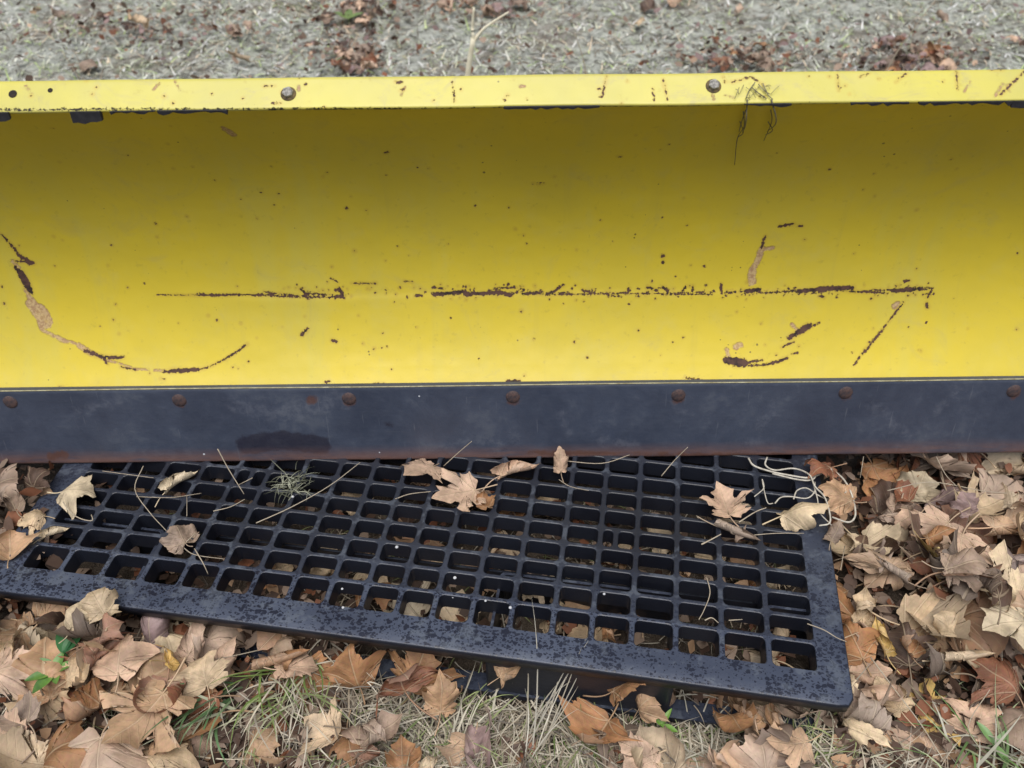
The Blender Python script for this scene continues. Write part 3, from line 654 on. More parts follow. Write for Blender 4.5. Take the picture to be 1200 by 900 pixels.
# ------------------------------------------------------------------ leaves
OUT = [(0.0, .0), (.06, -.10), (.20, -.17), (.33, -.13), (.46, -.13), (.62, -.05), (.52, .03), (.50, .11), (.56, .17), (.40, .20),
       (.50, .30), (.62, .33), (.72, .44), (.92, .54), (.74, .57), (.62, .64), (.50, .57), (.31, .50), (.30, .62), (.40, .74), (.27, .78), (.17, .93), (.0, 1.12)]
def leaf_verts(seed, style, intact=False):
    r = random.Random(seed)
    half = OUT[1:-1]; w_ = r.uniform(.82, 1.08)
    def jit(p, s=.035): return (p[0]*w_+r.gauss(0, s), p[1]+r.gauss(0, s))
    ol = [jit(OUT[0], .005)] + [jit(p) for p in half] + [jit(OUT[-1], .02)] + [(-a, b_) for a, b_ in (jit(p) for p in half[::-1])]
    bl = r.uniform(0, .12 if intact else .7)   # some leaves are hardly lobed
    ol = [(a, b_) if i_ == 0 else ((1-bl)*a + bl*.62*math.sin(2*math.pi*(i_-.0)/len(ol)), (1-bl)*b_ + bl*(.38-.5*math.cos(2*math.pi*i_/len(ol)))) for i_, (a, b_) in enumerate(ol)]
    if not intact and r.random() < .35:   # torn side
        k = r.randrange(4, len(ol)-6)
        for q in range(4): ol[k+q] = (ol[k+q][0]*.72, .25+(ol[k+q][1]-.25)*.78)
    ol2 = []
    for i, p in enumerate(ol):
        q = ol[(i+1) % len(ol)]; ol2.append(p); ol2.append(((p[0]+q[0])/2+r.gauss(0, .012), (p[1]+q[1])/2+r.gauss(0, .012)))
    ol = np.array(ol2); c = np.array([0, .2])
    if not intact and r.random() < .5:    # a piece torn away along a ragged line
        a = r.uniform(0, 6.28); nn_ = np.array([math.cos(a), math.sin(a)]); dd = (ol-c)@nn_; lim = r.uniform(.18, .42)
        m_ = dd > lim; ol[m_] -= nn_*((dd[m_]-lim)[:, None])*.92 + rng.normal(0, .015, (m_.sum(), 1))
    n = len(ol)
    ts = [.16, .34, .52, .68, .83, 1.0]
    V = [c] + [c + t*(p-c) for t in ts for p in ol]
    Fs = [(0, 1+i, 1+(i+1) % n) for i in range(n)]
    for k in range(len(ts)-1):
        for i in range(n):
            a, b_, c2, d = 1+k*n+i, 1+(k+1)*n+i, 1+(k+1)*n+(i+1) % n, 1+k*n+(i+1) % n
            Fs += [(a, b_, c2), (a, c2, d)]
    V = np.array(V); flat = np.concatenate([V, np.zeros((len(V), 1))], 1)
    x, y = V[:, 0], V[:, 1]; ax = np.abs(x)
    d = np.minimum(np.minimum(ax, np.abs(ax*.54-y*.84)), np.abs(ax*-.03-y*.98)+(y > .3)*.4)
    rad = np.hypot(x, y-.25)
    A = dict(flat=(.2, .5, .06, .1), cupped=(.4, 1.5, .09, .4), curled=(.4, 2.9, .09, .5), rolled=(.2, 5.2, .06, .15), crumpled=(.6, 2.4, .17, .7))[style]
    sg = r.choice((-1, 1))
    z = -A[0]*d*sg*r.uniform(.6, 1.3) + (ax*r.uniform(.3, .9)*sg if r.random() < .4 else 0)
    for _ in range(4):
        a = r.uniform(0, 6.28); f_ = r.uniform(3, 8 if style != 'crumpled' else 13)
        z = z + A[2]*r.uniform(.3, 1)*.6*np.sin(f_*(x*math.cos(a)+y*math.sin(a))+r.uniform(0, 6.28))
    z = z + A[3]*np.clip(rad-.42, 0, 1)**1.6*sg*(1+.5*np.sin(3*np.arctan2(y-.25, x)+r.uniform(0, 6)))*1.6
    p = np.stack([x, y-.35, z], 1)
    for kk, a in ((A[1]*r.uniform(.6, 1.2), r.choice((0, 0, math.pi/2, r.uniform(0, 3.1)))), (A[1]*.4*r.uniform(-1, 1), r.uniform(0, 3.1))):
        if abs(kk) < .05: continue
        ca, sa = math.cos(a), math.sin(a); u = p[:, 0]*ca+p[:, 1]*sa; v = -p[:, 0]*sa+p[:, 1]*ca
        kv = kk*(1+.25*np.sin(v*3)); rr = 1/kv - p[:, 2]*sg
        u2 = rr*np.sin(u*kv); z2 = (1/kv - rr*np.cos(u*kv))*sg
        p = np.stack([u2*ca-v*sa, u2*sa+v*ca, z2], 1)
    return p, Fs, flat, A
def stem_geo(p, seed):
    r = random.Random(seed+99); b0 = Vector(p[1])   # outline start ~ petiole joint
    dirv = (Vector(p[1])-Vector(p[0])).normalized()
    L = r.uniform(.35, .7); pts = [b0-dirv*.02]
    side = Vector((r.uniform(-.5, .5), 0, r.uniform(-.1, .45)))
    for k in (.33, .66, 1): pts.append(b0+dirv*L*k+side*L*k*k)
    m_ = MB(); tube(m_, pts, .014, .02, 4, 3); return m_
STY = ['flat', 'cupped', 'curled', 'rolled', 'crumpled']
VAR = []
for i in range(36):
    st = 'star' if i > 29 else ['flat', 'cupped', 'curled', 'cupped', 'crumpled', 'curled', 'flat', 'rolled', 'cupped', 'crumpled'][i % 10]
    p, Fs, fl, _ = leaf_verts(100+i, 'flat' if i > 29 else st, i > 29)
    base_i = 1 + (len(OUT)-1)*0
    n_ol = (len(p)-1)//6; j = 1+5*n_ol
    q = p.copy(); q[1] = p[j]; sm = stem_geo(q, i)
    nV = len(p); V = np.concatenate([p, np.array([tuple(v) for v in sm.v])]); fl2 = np.concatenate([fl, np.tile([[0.0, .5, 0]], (len(sm.v), 1))])
    me_o = mesh('leaf', V, Fs + [tuple(a+nV for a in f) for f in sm.f], LEAF, attrs={'flat': ('FLOAT_VECTOR', fl2)})
    me = me_o.data; bpy.data.objects.remove(me_o); me.name = 'fallen_leaf_'+st
    VAR.append((st, me, V))
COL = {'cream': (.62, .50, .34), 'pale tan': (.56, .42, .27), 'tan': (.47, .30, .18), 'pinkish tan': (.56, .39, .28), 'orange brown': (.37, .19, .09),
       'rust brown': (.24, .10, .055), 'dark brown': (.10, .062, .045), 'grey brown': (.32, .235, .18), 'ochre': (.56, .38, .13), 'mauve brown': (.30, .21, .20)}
# height map on which leaves settle
HC = .008; HX0, HY0, HNX, HNY = -1.3, .2, 330, 130
hxx = HX0+(np.arange(HNX)+.5)*HC; hyy = HY0+(np.arange(HNY)+.5)*HC; HXX, HYY = np.meshgrid(hxx, hyy, indexing='ij')
HM = bumps(HXX, HYY) + heap(HXX, HYY) - .006
def settle(V, x, y, q=80, deck=False):
    ix = np.clip(((V[:, 0]+x-HX0)/HC).astype(int), 0, HNX-1); iy = np.clip(((V[:, 1]+y-HY0)/HC).astype(int), 0, HNY-1)
    z = np.percentile(HM[ix, iy]-V[:, 2], q)
    zz_ = np.minimum(V[:, 2]+z, z+.012)
    np.maximum.at(HM, (ix, iy), zz_)
    return z
LEAVES = []
def rotm(e): return np.array(Euler(e, 'XYZ').to_matrix())
def put_leaf(vi, x, y, z, size, rot, col, q=82, parent=None, jit=.26):
    st, me, V = VAR[vi]
    W = (V*size) @ rotm(rot).T
    if z is None: z = settle(W, x, y, q)
    o = link(bpy.data.objects.new('fallen_leaf', me)); o.location = (x, y, z); o.rotation_euler = rot; o.scale = (size,)*3
    c = COL[col]; k = 1+random.uniform(-jit, jit); h = random.uniform(-.04, .04)
    o.color = (c[0]*k*(1+h), c[1]*k, c[2]*k*(1-h), 1)
    LEAVES.append(dict(o=o, st=st, col=col, size=size, x=x, y=y, z=z))
    return o
def inside_deck(x, y, m=0.0):
    u, v = w2uv(x, y); return U0-m < u < U1+m and V0-m < v < V1+m
def pick(wts):
    k, v = zip(*wts.items()); return random.choices(k, v)[0]
def scatter(n, fx, sizes, cols, tilt, q=82, zmax=.085, tries=40, avoid=True):
    c = 0; t = 0
    while c < n and t < n*tries:
        t += 1
        x, y = fx(); vi = random.randrange(30); s = random.uniform(*sizes)
        rot = (random.gauss(0, tilt)+(math.pi if random.random() < .45 else 0), random.gauss(0, tilt), random.uniform(0, 6.28))
        W = (VAR[vi][2]*s) @ rotm(rot).T
        if avoid:
            u = (W[:, 0]+x-PB.x)*pc + (W[:, 1]+y-PB.y)*ps_; v = -(W[:, 0]+x-PB.x)*ps_ + (W[:, 1]+y-PB.y)*pc
            ins = (u > U0-.002) & (u < U1+.002) & (v > -.002)
            if ins.any():
                ix = np.clip(((W[:, 0]+x-HX0)/HC).astype(int), 0, HNX-1); iy = np.clip(((W[:, 1]+y-HY0)/HC).astype(int), 0, HNY-1)
                z0 = np.percentile(HM[ix, iy]-W[:, 2], q)
                if (W[ins, 2]+z0).max() > zmax: continue
        put_leaf(vi, x, y, None, s, rot, pick(cols), q); c += 1
RC = {'cream': 2.0, 'pale tan': 2.6, 'tan': 2.6, 'pinkish tan': 3.0, 'orange brown': 2.4, 'rust brown': 1.8, 'dark brown': 2.8, 'grey brown': 2.4, 'ochre': .1, 'mauve brown': .7}
RL = dict(RC); RL['orange brown'] = 2.4; RL['grey brown'] = 1.5
def reg(px0, px1, py0, py1, z=.05):
    def f():
        p = P(random.uniform(px0, px1), random.uniform(py0, py1), z); return p.x, p.y
    return f
# right heap (from under the blade towards the camera)
scatter(44, reg(985, 1270, 520, 840), (.065, .10), RC, .33)
scatter(34, reg(985, 1270, 530, 850), (.05, .085), RC, .45)
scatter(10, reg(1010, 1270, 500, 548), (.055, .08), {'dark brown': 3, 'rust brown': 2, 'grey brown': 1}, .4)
# left heap in front of the pallet
scatter(32, reg(-40, 255, 740, 940), (.06, .10), RL, .33)
scatter(18, reg(-40, 400, 725, 790), (.05, .085), RL, .45)
# beside the pallet's left end
scatter(16, reg(-70, 60, 545, 720), (.055, .08), {'tan': 2, 'orange brown': 1, 'grey brown': 2, 'dark brown': 2, 'mauve brown': 1, 'cream': 1}, .4)
# litter that lies under the openings
def under():
    u = random.uniform(-1.17, -.05); v = random.uniform(.03, .36); p = uv2w(u, v); return p.x, p.y
scatter(44, under, (.045, .07), {'cream': 2, 'pale tan': 3, 'tan': 2, 'orange brown': 2, 'pinkish tan': 1}, .45, zmax=.082)  # paler leaf colours stand in for the light missing under the deck
# sparse ones on the straw in front
scatter(30, reg(380, 960, 845, 930, 0), (.045, .08), RL, .45)

# leaves one can point to: (px, py, z, size, spin deg, tiltx, tilty, colour, variant style, label)
def var_of(st, k):
    c = [i for i, v in enumerate(VAR) if v[0] == st]; return c[k % len(c)]
H = HP+.006
HERO = [
 (983, 582, H+.008, .034, 60, 14, -10, 'tan', 'crumpled', 1, 'crumpled tan leaf caught in the string loop at the pallet right border'),
 (978, 628, H+.004, .024, -30, 10, 12, 'grey brown', 'cupped', 4, 'small grey brown leaf lapping onto the pallet right border below the string'),
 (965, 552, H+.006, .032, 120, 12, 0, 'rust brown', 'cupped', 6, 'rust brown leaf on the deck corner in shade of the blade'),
 (86, 577, H+.006, .043, -95, 10, 5, 'cream', 'cupped', 0, 'cream curled leaf lying over the back left corner of the pallet deck'),
 (14, 588, H+.004, .036, 40, 8, 10, 'grey brown', 'cupped', 2, 'grey brown leaf spilling over the far left corner of the pallet'),
 (38, 606, H+.006, .026, 110, 10, 0, 'pale tan', 'cupped', 5, 'small spotted pale leaf lapping over the pallet left border'),
 (10, 642, H+.002, .036, 20, 12, 10, 'tan', 'cupped', 1, 'tan leaf lapping over the left border near the photo edge'),
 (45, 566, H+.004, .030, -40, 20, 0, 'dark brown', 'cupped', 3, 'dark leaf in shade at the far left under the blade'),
 (210, 562, H+.008, .036, -50, 12, -8, 'cream', 'rolled', 0, 'pale cream leaf just below the cutting edge on the left part of the grid'),
 (60, 622, H+.004, .026, -60, 5, 8, 'cream', 'rolled', 0, 'small folded pale leaf on the left border of the pallet deck'),
 (213, 630, H+.004, .030, 40, 5, 5, 'grey brown', 'crumpled', 1, 'crumpled grey brown leaf stuck in the grid under a thin stalk'),
 (497, 548, H+.020, .040, 145, 28, 12, 'pinkish tan', 'star', 0, 'pinkish tan leaf tipped against the foot of the cutting edge, left of centre'),
 (540, 577, H+.010, .044, 115, 10, 0, 'pinkish tan', 'star', 1, 'broad pinkish tan leaf lying on the grid below the tipped one'),
 (568, 588, H+.006, .020, 20, 5, 10, 'orange brown', 'crumpled', 2, 'small orange brown scrap of leaf beside the broad pinkish tan leaf'),
 (603, 550, H+.010, .042, -72, 12, 5, 'pinkish tan', 'rolled', 0, 'long pinkish leaf at the foot of the cutting edge near the middle'),
 (657, 545, H+.014, .026, 5, 40, 0, 'pinkish tan', 'cupped', 4, 'small upright pinkish leaf against the cutting edge, right of the middle'),
 (851, 588, H+.010, .036, 10, 8, 0, 'pinkish tan', 'star', 2, 'star shaped pinkish tan leaf on the right of the grid'),
 (860, 621, H+.008, .038, -125, 6, 6, 'grey brown', 'rolled', 1, 'folded grey tan leaf lying right under the star shaped one'),
 (934, 602, H+.012, .046, -85, 12, 0, 'cream', 'cupped', 4, 'cream crinkled leaf under the loop of pale string'),
 (712, 742, HP-.035, .024, 0, 60, 0, 'orange brown', 'rolled', 2, 'narrow orange brown leaf poking up inside a front row opening'),
 # under the front edge
 (415, 790, .07, .056, 10, 60, -10, 'orange brown', 'cupped', 0, 'rust orange leaf standing against the front skirt, left one of the pair'),
 (468, 795, .065, .056, 30, 58, 15, 'rust brown', 'curled', 1, 'rust brown curled leaf standing under the pallet front edge'),
 (487, 790, .06, .054, -20, 50, 5, 'orange brown', 'cupped', 5, 'upright orange brown leaf with a dark hollow, next to the rust brown one'),
 (517, 820, .05, .042, 10, 50, 10, 'tan', 'cupped', 6, 'tan leaf with a pale curled rim standing before the dark gap under the pallet'),
 (597, 788, .085, .032, -80, 40, 0, 'tan', 'cupped', 7, 'tan leaf jammed over the top of the exposed pallet foot'),
 (733, 800, .085, .050, -85, 45, -8, 'orange brown', 'flat', 5, 'wide orange brown leaf hanging out under the front skirt, right of the foot'),
 (757, 822, .055, .038, -55, 35, 10, 'tan', 'curled', 5, 'curled tan leaf leaning on the foot below the wide orange one'),
 (862, 845, .05, .042, 190, 35, 0, 'orange brown', 'cupped', 8, 'orange brown ragged leaf in the dark gap near the right end of the pallet'),
 (905, 845, .03, .036, 15, 40, 0, 'tan', 'rolled', 0, 'narrow tan leaf standing beside the ragged orange one'),
 (700, 858, .03, .056, 140, 15, 12, 'orange brown', 'cupped', 1, 'large orange tan leaf with visible veins lying in the straw'),
 (1000, 850, .03, .052, 60, 20, 10, 'grey brown', 'crumpled', 3, 'grey brown swirled leaf just beyond the pallet corner'),
 # right heap
 (1093, 858, .055, .062, 0, 6, 0, 'pinkish tan', 'flat', 0, 'big smooth pinkish leaf low in the right heap, point upward'),
 (1107, 812, .075, .046, -85, 8, 0, 'ochre', 'star', 5, 'yellow ochre leaf with jagged rim on top of the big pinkish one'),
 (1152, 838, .06, .046, -30, 10, 10, 'pinkish tan', 'cupped', 3, 'pinkish brown leaf right of the yellow ochre one'),
 (1038, 740, .085, .040, 5, 10, 0, 'ochre', 'rolled', 3, 'mustard yellow folded leaf close to the pallet right edge'),
 (1062, 755, .08, .034, 20, 20, 0, 'orange brown', 'cupped', 2, 'orange tan leaf beside the mustard folded one'),
 (1005, 748, .085, .052, 10, 12, -15, 'orange brown', 'cupped', 0, 'broad orange brown leaf pressed to the pallet right edge'),
 (1035, 632, .09, .052, -130, 8, 0, 'cream', 'flat', 3, 'bright cream leaf with torn teeth, topmost beside the pallet right edge'),
 (1072, 598, .085, .046, 120, 8, -8, 'pinkish tan', 'cupped', 4, 'smooth tan leaf curving up in the upper right heap'),
 (1120, 650, .09, .060, 150, 10, 0, 'pinkish tan', 'flat', 5, 'large rosy tan leaf in the middle of the right heap'),
 (1094, 636, .095, .040, -70, 10, 8, 'orange brown', 'curled', 0, 'curled brown leaf with a dark hole, above the rosy one'),
 (1150, 590, .09, .048, -75, 10, 0, 'pale tan', 'flat', 1, 'long pale tan leaf under the blade at the far right'),
 (1130, 600, .10, .030, 10, 30, 0, 'mauve brown', 'crumpled', 5, 'small mauve grey crumpled leaf on the right heap'),
 (1110, 690, .095, .045, -90, 10, 0, 'grey brown', 'cupped', 6, 'grey brown arched leaf in the right heap below the rosy one'),
 (1165, 700, .09, .060, 60, 6, 0, 'cream', 'star', 3, 'large cream maple leaf near the right edge of the heap'),
 (1180, 745, .09, .060, 100, 8, 5, 'cream', 'flat', 5, 'palest leaf of the right heap, cut by the right edge of the photo'),
 (1130, 770, .08, .046, -90, 6, 0, 'pale tan', 'rolled', 4, 'pale rolled leaf with a dark hole right of the bare patch'),
 (1113, 733, .09, .032, 5, 10, 0, 'pale tan', 'curled', 3, 'pale curled leaf standing left of the large cream ones'),
 (1170, 800, .07, .050, 40, 15, 0, 'rust brown', 'cupped', 5, 'purplish brown leaf at the right edge above the grass'),
 (1045, 820, .05, .038, 20, 10, -10, 'pale tan', 'cupped', 7, 'pale tan leaf between the pallet corner and the big pinkish leaf'),
 (1020, 700, .09, .040, -20, 20, -10, 'pale tan', 'curled', 4, 'light crinkled leaf at the pallet right edge below the shaded ones'),
 (1060, 570, .08, .034, 40, 20, 0, 'rust brown', 'cupped', 1, 'dark red brown leaf deep under the blade at the right'),
 (1045, 665, .09, .044, 50, 12, 0, 'grey brown', 'rolled', 4, 'grey tan rolled leaf slanting away from the pallet right edge'),
 # left heap
 (150, 785, .075, .056, 10, 8, 0, 'pinkish tan', 'cupped', 9, 'large mauve pink leaf in the middle of the left heap'),
 (135, 741, .08, .036, 40, 12, 0, 'pale tan', 'cupped', 6, 'small pale leaf with ragged top just below the pallet front edge'),
 (108, 752, .075, .034, -10, 10, 0, 'cream', 'curled', 2, 'pale leaf left of the small ragged one, near the weed'),
 (180, 850, .065, .068, 150, 10, 0, 'tan', 'star', 4, 'large golden tan leaf with deep lobes at the bottom of the left heap'),
 (100, 845, .065, .060, 130, 12, 0, 'orange brown', 'cupped', 2, 'big orange leaf below the green weed'),
 (225, 762, .08, .046, -20, 30, 20, 'pinkish tan', 'rolled', 5, 'pink rolled leaf slanting in the left heap'),
 (258, 775, .075, .048, -15, 20, 0, 'pinkish tan', 'curled', 0, 'pinkish curled leaf right of the rolled one'),
 (245, 800, .065, .042, 20, 10, 0, 'pale tan', 'cupped', 3, 'pale yellowish leaf with a hole above the grass tuft'),
 (325, 775, .07, .052, -78, 8, 0, 'orange brown', 'rolled', 1, 'long orange brown leaf rolled like a tube under the front edge'),
 (205, 780, .075, .028, -60, 10, 0, 'ochre', 'curled', 1, 'golden curled leaf right of the large mauve pink one'),
 (183, 752, .06, .050, 5, 30, 0, 'mauve brown', 'cupped', 4, 'dull brown pointed leaf in shade under the pallet front edge'),
 (60, 720, .075, .045, -80, 10, 0, 'tan', 'flat', 1, 'tan leaf under the front edge at the left, above the weed'),
 (20, 800, .07, .055, -60, 10, 10, 'pinkish tan', 'cupped', 5, 'rosy tan leaf at the left edge of the photo'),
 (35, 855, .06, .040, 60, 8, 0, 'grey brown', 'flat', 3, 'greyish green tinged leaf below the weed at the left'),
 (95, 800, .08, .030, -70, 20, 0, 'pale tan', 'cupped', 8, 'small pale folded leaf touching the weed'),
 (28, 640, .095, .050, -30, 10, 10, 'tan', 'cupped', 7, 'spotted tan leaf against the left edge of the pallet'),
 (20, 585, .09, .050, -60, 10, 0, 'grey brown', 'curled', 5, 'brown curled leaf behind the pallet left edge'),
 (300, 880, .03, .045, -40, 15, 0, 'tan', 'cupped', 6, 'tan leaf half buried in the grass tuft'),
 (555, 870, .03, .050, 30, 20, 0, 'mauve brown', 'crumpled', 0, 'dark mauve crumpled leaf at the bottom centre'),
 (440, 870, .035, .050, -60, 12, 0, 'grey brown', 'curled', 4, 'grey brown leaf stretched across the straw, left of the centre'),
 (470, 885, .035, .036, 5, 20, 0, 'orange brown', 'cupped', 8, 'pointed orange leaf at the bottom, left of the mauve one'),
 (750, 890, .02, .040, 60, 12, 0, 'pinkish tan', 'flat', 5, 'pinkish leaf at the very bottom, right of centre'),
]
for h in HERO:
    px, py, z, s, sp, tx, ty, col, st, k, lab = h; s *= 1.28 if z < H else 1.5
    p = P(px, py, z); vi = var_of(st, k)
    rot = (R(tx), R(ty), R(sp))
    W = (VAR[vi][2]*s) @ rotm(rot).T
    zz0 = None
    u, v = w2uv(p.x, p.y)
    on_deck = (U0 < u < U1 and v > 0)
    if z > HP and not on_deck: zz0 = z - float(np.percentile(W[:, 2], 25))
    if on_deck and z > HP: zz0 = HP + warp(u, v) + .001 - float(np.percentile(W[:, 2], 12)) + (z-H)*.3
    elif on_deck or z < .1 and (tx > 30): zz0 = z
    o = put_leaf(vi, p.x, p.y, zz0, s, rot, col, 80, jit=.05)
    LEAVES[-1]['label'] = lab
# background leaves in loose clusters
def bgl(px0, px1, py0, py1, n, cols, g_):
    for _ in range(n):
        px, py = random.uniform(px0, px1), random.uniform(py0, py1); p = P(px, py, .01)
        put_leaf(random.randrange(30), p.x, p.y, .02+float(bumps(p.x, p.y)), random.uniform(.04, .07), (random.gauss(0, .35), random.gauss(0, .35), random.uniform(0, 6.28)), pick(cols)); LEAVES[-1]['zone'] = g_
BC = {'rust brown': 1, 'dark brown': 1.2, 'orange brown': .6, 'pinkish tan': 2.4, 'grey brown': 1.5, 'mauve brown': 2}
bgl(375, 450, 2, 30, 15, BC, 'in the left brown drift behind the blade')
bgl(495, 615, -5, 20, 18, BC, 'behind the pale forked stalk')
bgl(380, 445, 48, 84, 12, BC, 'at the lip left of forked stalk')
bgl(1030, 1115, 45, 80, 15, BC, 'in the right drift behind the blade')
bgl(810, 900, 50, 82, 4, BC, 'behind the right lip bolt')
bgl(20, 330, 5, 80, 10, {'grey brown': 2, 'dark brown': 1, 'pale tan': 2}, 'on the left part of the turf')
bgl(620, 1190, 0, 80, 10, {'grey brown': 2, 'dark brown': 2, 'pale tan': 1, 'pinkish tan': 1}, 'on the right part of the turf')
# labels: colour, form, size and whereabouts, then order among the look-alikes
FORM = {'flat': 'flat', 'cupped': 'cupped', 'curled': 'curled', 'rolled': 'rolled', 'crumpled': 'crumpled'}
def zone(L):
    if 'zone' in L: return L['zone']
    px, py = proj((L['x'], L['y'], L['z'])); u, v = w2uv(L['x'], L['y'])
    if U0 < u < U1 and v > 0: return 'under the pallet deck, %s' % ('front row' if v < .09 else '%s part' % ('left' if u < -.8 else 'middle' if u < -.4 else 'right'))
    if px > 960:
        if py < 560: return 'in the shade below the cutting edge'
        if py < 640: return 'high in the right heap, %s' % ('by the string' if px < 1080 else 'outer side')
        if py < 720: return 'midway in the right heap, %s' % ('by the pallet' if px < 1080 else 'outer side')
        if py < 800: return 'low in the right heap, %s' % ('by the pallet' if px < 1080 else 'outer side')
        return 'where right heap meets grass'
    if py < 710: return 'beside the left end of the pallet'
    if px < 400:
        if py < 780: return 'high in the left heap, %s' % ('by the weed' if px < 110 else 'right of weed')
        return 'low in the left heap, %s' % ('photo corner' if px < 130 else 'by grass tuft')
    return 'in the straw before the pallet'
by = {}
for L in LEAVES:
    if 'label' in L: continue
    size = 'small' if L['size'] < .055 else 'large' if L['size'] > .071 else 'middling'
    L['px'] = proj((L['x'], L['y'], L['z']))[0]
    by.setdefault('%s %s %s leaf %s' % (size, L['col'], FORM[L['st']], zone(L)), []).append(L)
ORD = ['leftmost', 'second from left', 'third from left', 'fourth from left', 'fifth from left', 'sixth from left', 'seventh from left', 'eighth from left']
for k, Ls in by.items():
    Ls.sort(key=lambda q: q['px'])
    for i, L in enumerate(Ls): L['label'] = k if len(Ls) == 1 else k.replace(' leaf ', ' leaf, %s, ' % ORD[min(i, 7)])
for L in LEAVES:
    px, py = proj((L['x'], L['y'], L['z']))
    tag(L['o'], L['label'], 'leaf', 'dry leaves on the pallet and blade foot' if (L['label'].find('grid') > 0) else 'dry fallen leaves lying on the ground')
print('leaves', len(LEAVES))
# crumbled litter between and under the leaves: too small to count
def litter(name, n, fx, s0, s1, cols, zoff=0.0, label='', tiltk=.5):
    Vs = []; Fs_ = []; T = []
    base = np.array([[0, -.5, 0], [.35, -.15, .08], [.3, .3, 0], [0, .55, .1], [-.35, .2, 0], [-.3, -.25, .06]]); fc = [(0, 1, 2), (0, 2, 3), (0, 3, 4), (0, 4, 5)]
    for i in range(n):
        x, y = fx(); s = random.uniform(s0, s1)
        W = (base*(1+rng.normal(0, .25, base.shape))*s) @ rotm((random.gauss(0, tiltk), random.gauss(0, tiltk), random.uniform(0, 6.28))).T
        ix = int(min(max((x-HX0)/HC, 0), HNX-1)); iy = int(min(max((y-HY0)/HC, 0), HNY-1))
        z = (bumps(x, y)+heap(x, y)*random.uniform(.6, 1.1))*1.0 + zoff + random.uniform(0, .012)
        o = len(Vs)*6; Vs.append(W+[x, y, z]); Fs_ += [(a+o, b_+o, c+o) for a, b_, c in fc]
        c = COL[pick(cols)]; k = random.uniform(.6, 1.2); T += [(c[0]*k, c[1]*k, c[2]*k, 1)]*6
    o = mesh(name, np.concatenate(Vs), np.array(Fs_), TINT, attrs={'tint': ('FLOAT_COLOR', T)})
    return tag(o, label, kind='stuff')
def anyreg():
    r = random.random()
    if r < .38: return reg(975, 1300, 500, 900)()
    if r < .70: return reg(-90, 400, 700, 960)()
    if r < .80: return reg(-120, 80, 540, 720)()
    return under()
litter('leaf_litter', 5200, anyreg, .006, .030, {'dark brown': 4, 'grey brown': 3, 'rust brown': 2, 'tan': 1}, 0, 'broken brown leaf crumbs filling the gaps in the leaf heaps')

# ------------------------------------------------------------------ grass and straw
def ribbons(name, base, direc, up, length, width, bend, tint, seg=4, label='', kind='stuff', cat=None, parent=None):
    """many tapered blades in one mesh; all arguments are arrays (n, ..)"""
    n = len(base); t = np.linspace(0, 1, seg+1); side = np.stack([-direc[:, 1], direc[:, 0], np.zeros(n)], 1)
    curl = rng.normal(0, .25, n)
    V = np.zeros((n, seg+1, 2, 3))
    for k, tk in enumerate(t):
        c = base + direc*(length*tk*(1-.25*bend*tk))[:, None] + np.array([0, 0, 1])*(length*(up*tk - bend*tk*tk))[:, None] + side*(length*curl*tk*tk)[:, None]
        wd = width*(1-tk**1.6)*.5+.0001
        V[:, k, 0] = c - side*wd[:, None] + [0, 0, 0]; V[:, k, 1] = c + side*wd[:, None]
        V[:, k, :, 2] += np.array([0, 1])*0 
    idx = np.arange(n*(seg+1)*2).reshape(n, seg+1, 2)
    Fq = np.stack([idx[:, :-1, 0], idx[:, :-1, 1], idx[:, 1:, 1], idx[:, 1:, 0]], -1).reshape(-1, 4)
    T = np.repeat(tint, (seg+1)*2, 0)
    o = mesh(name, V.reshape(-1, 3), Fq, TINT, parent, attrs={'tint': ('FLOAT_COLOR', np.concatenate([T, np.ones((len(T), 1))], 1))})
    if label: tag(o, label, cat, kind=kind)
    return o
def palette(n, cols, wts, sp=.18):
    i = rng.choice(len(cols), n, p=np.array(wts)/sum(wts)); return np.clip(np.array(cols)[i]*(1+rng.normal(0, sp, (n, 1))), .01, .9)
STRAW = [(.46, .41, .32), (.33, .28, .21), (.55, .51, .42), (.20, .16, .12), (.24, .28, .12), (.17, .15, .13)]
def pts_in(n, px0, px1, py0, py1, z=0.0, dens_=None):
    out = []
    while len(out) < n:
        px, py = random.uniform(px0, px1), random.uniform(py0, py1)
        if dens_ and random.random() > dens_(px, py): continue
        p = P(px, py, z)
        if w2uv(p.x, p.y)[1] > -.004: continue
        out.append((p.x, p.y, float(bumps(p.x, p.y)+heap(p.x, p.y)*.5)))
    return np.array(out)
def d_straw(px, py):
    if px < 400: return .35 if py > 800 else .05
    if px > 960: return .8 if py > 870 else .06
    return 1
n = 5600; b0 = pts_in(n, -40, 1260, 790, 960, 0, d_straw); a = rng.uniform(0, 2*math.pi, n)
b0[:, 2] += rng.uniform(-.004, .012, n)
ribbons('dry_straw', b0, np.stack([np.cos(a), np.sin(a), np.zeros(n)], 1), rng.uniform(.02, .45, n), rng.uniform(.02, .10, n), rng.uniform(.0009, .0026, n), rng.uniform(0, .5, n), palette(n, STRAW, [3.5, 2.5, 3.5, 1.5, .8, 1.6], .25), label='matted dry straw and dead grass in front of the pallet')
n = 700; b0 = pts_in(n, 380, 980, 850, 950, 0); a = rng.uniform(0, 2*math.pi, n)
ribbons('thin_green_grass', b0, np.stack([np.cos(a), np.sin(a), np.zeros(n)], 1), rng.uniform(.3, .9, n), rng.uniform(.02, .06, n), rng.uniform(.001, .0024, n), rng.uniform(0, .5, n), palette(n, [(.16, .24, .07), (.28, .33, .15), (.35, .36, .24)], [2, 2, 1]), label='thin green blades coming up through the straw')
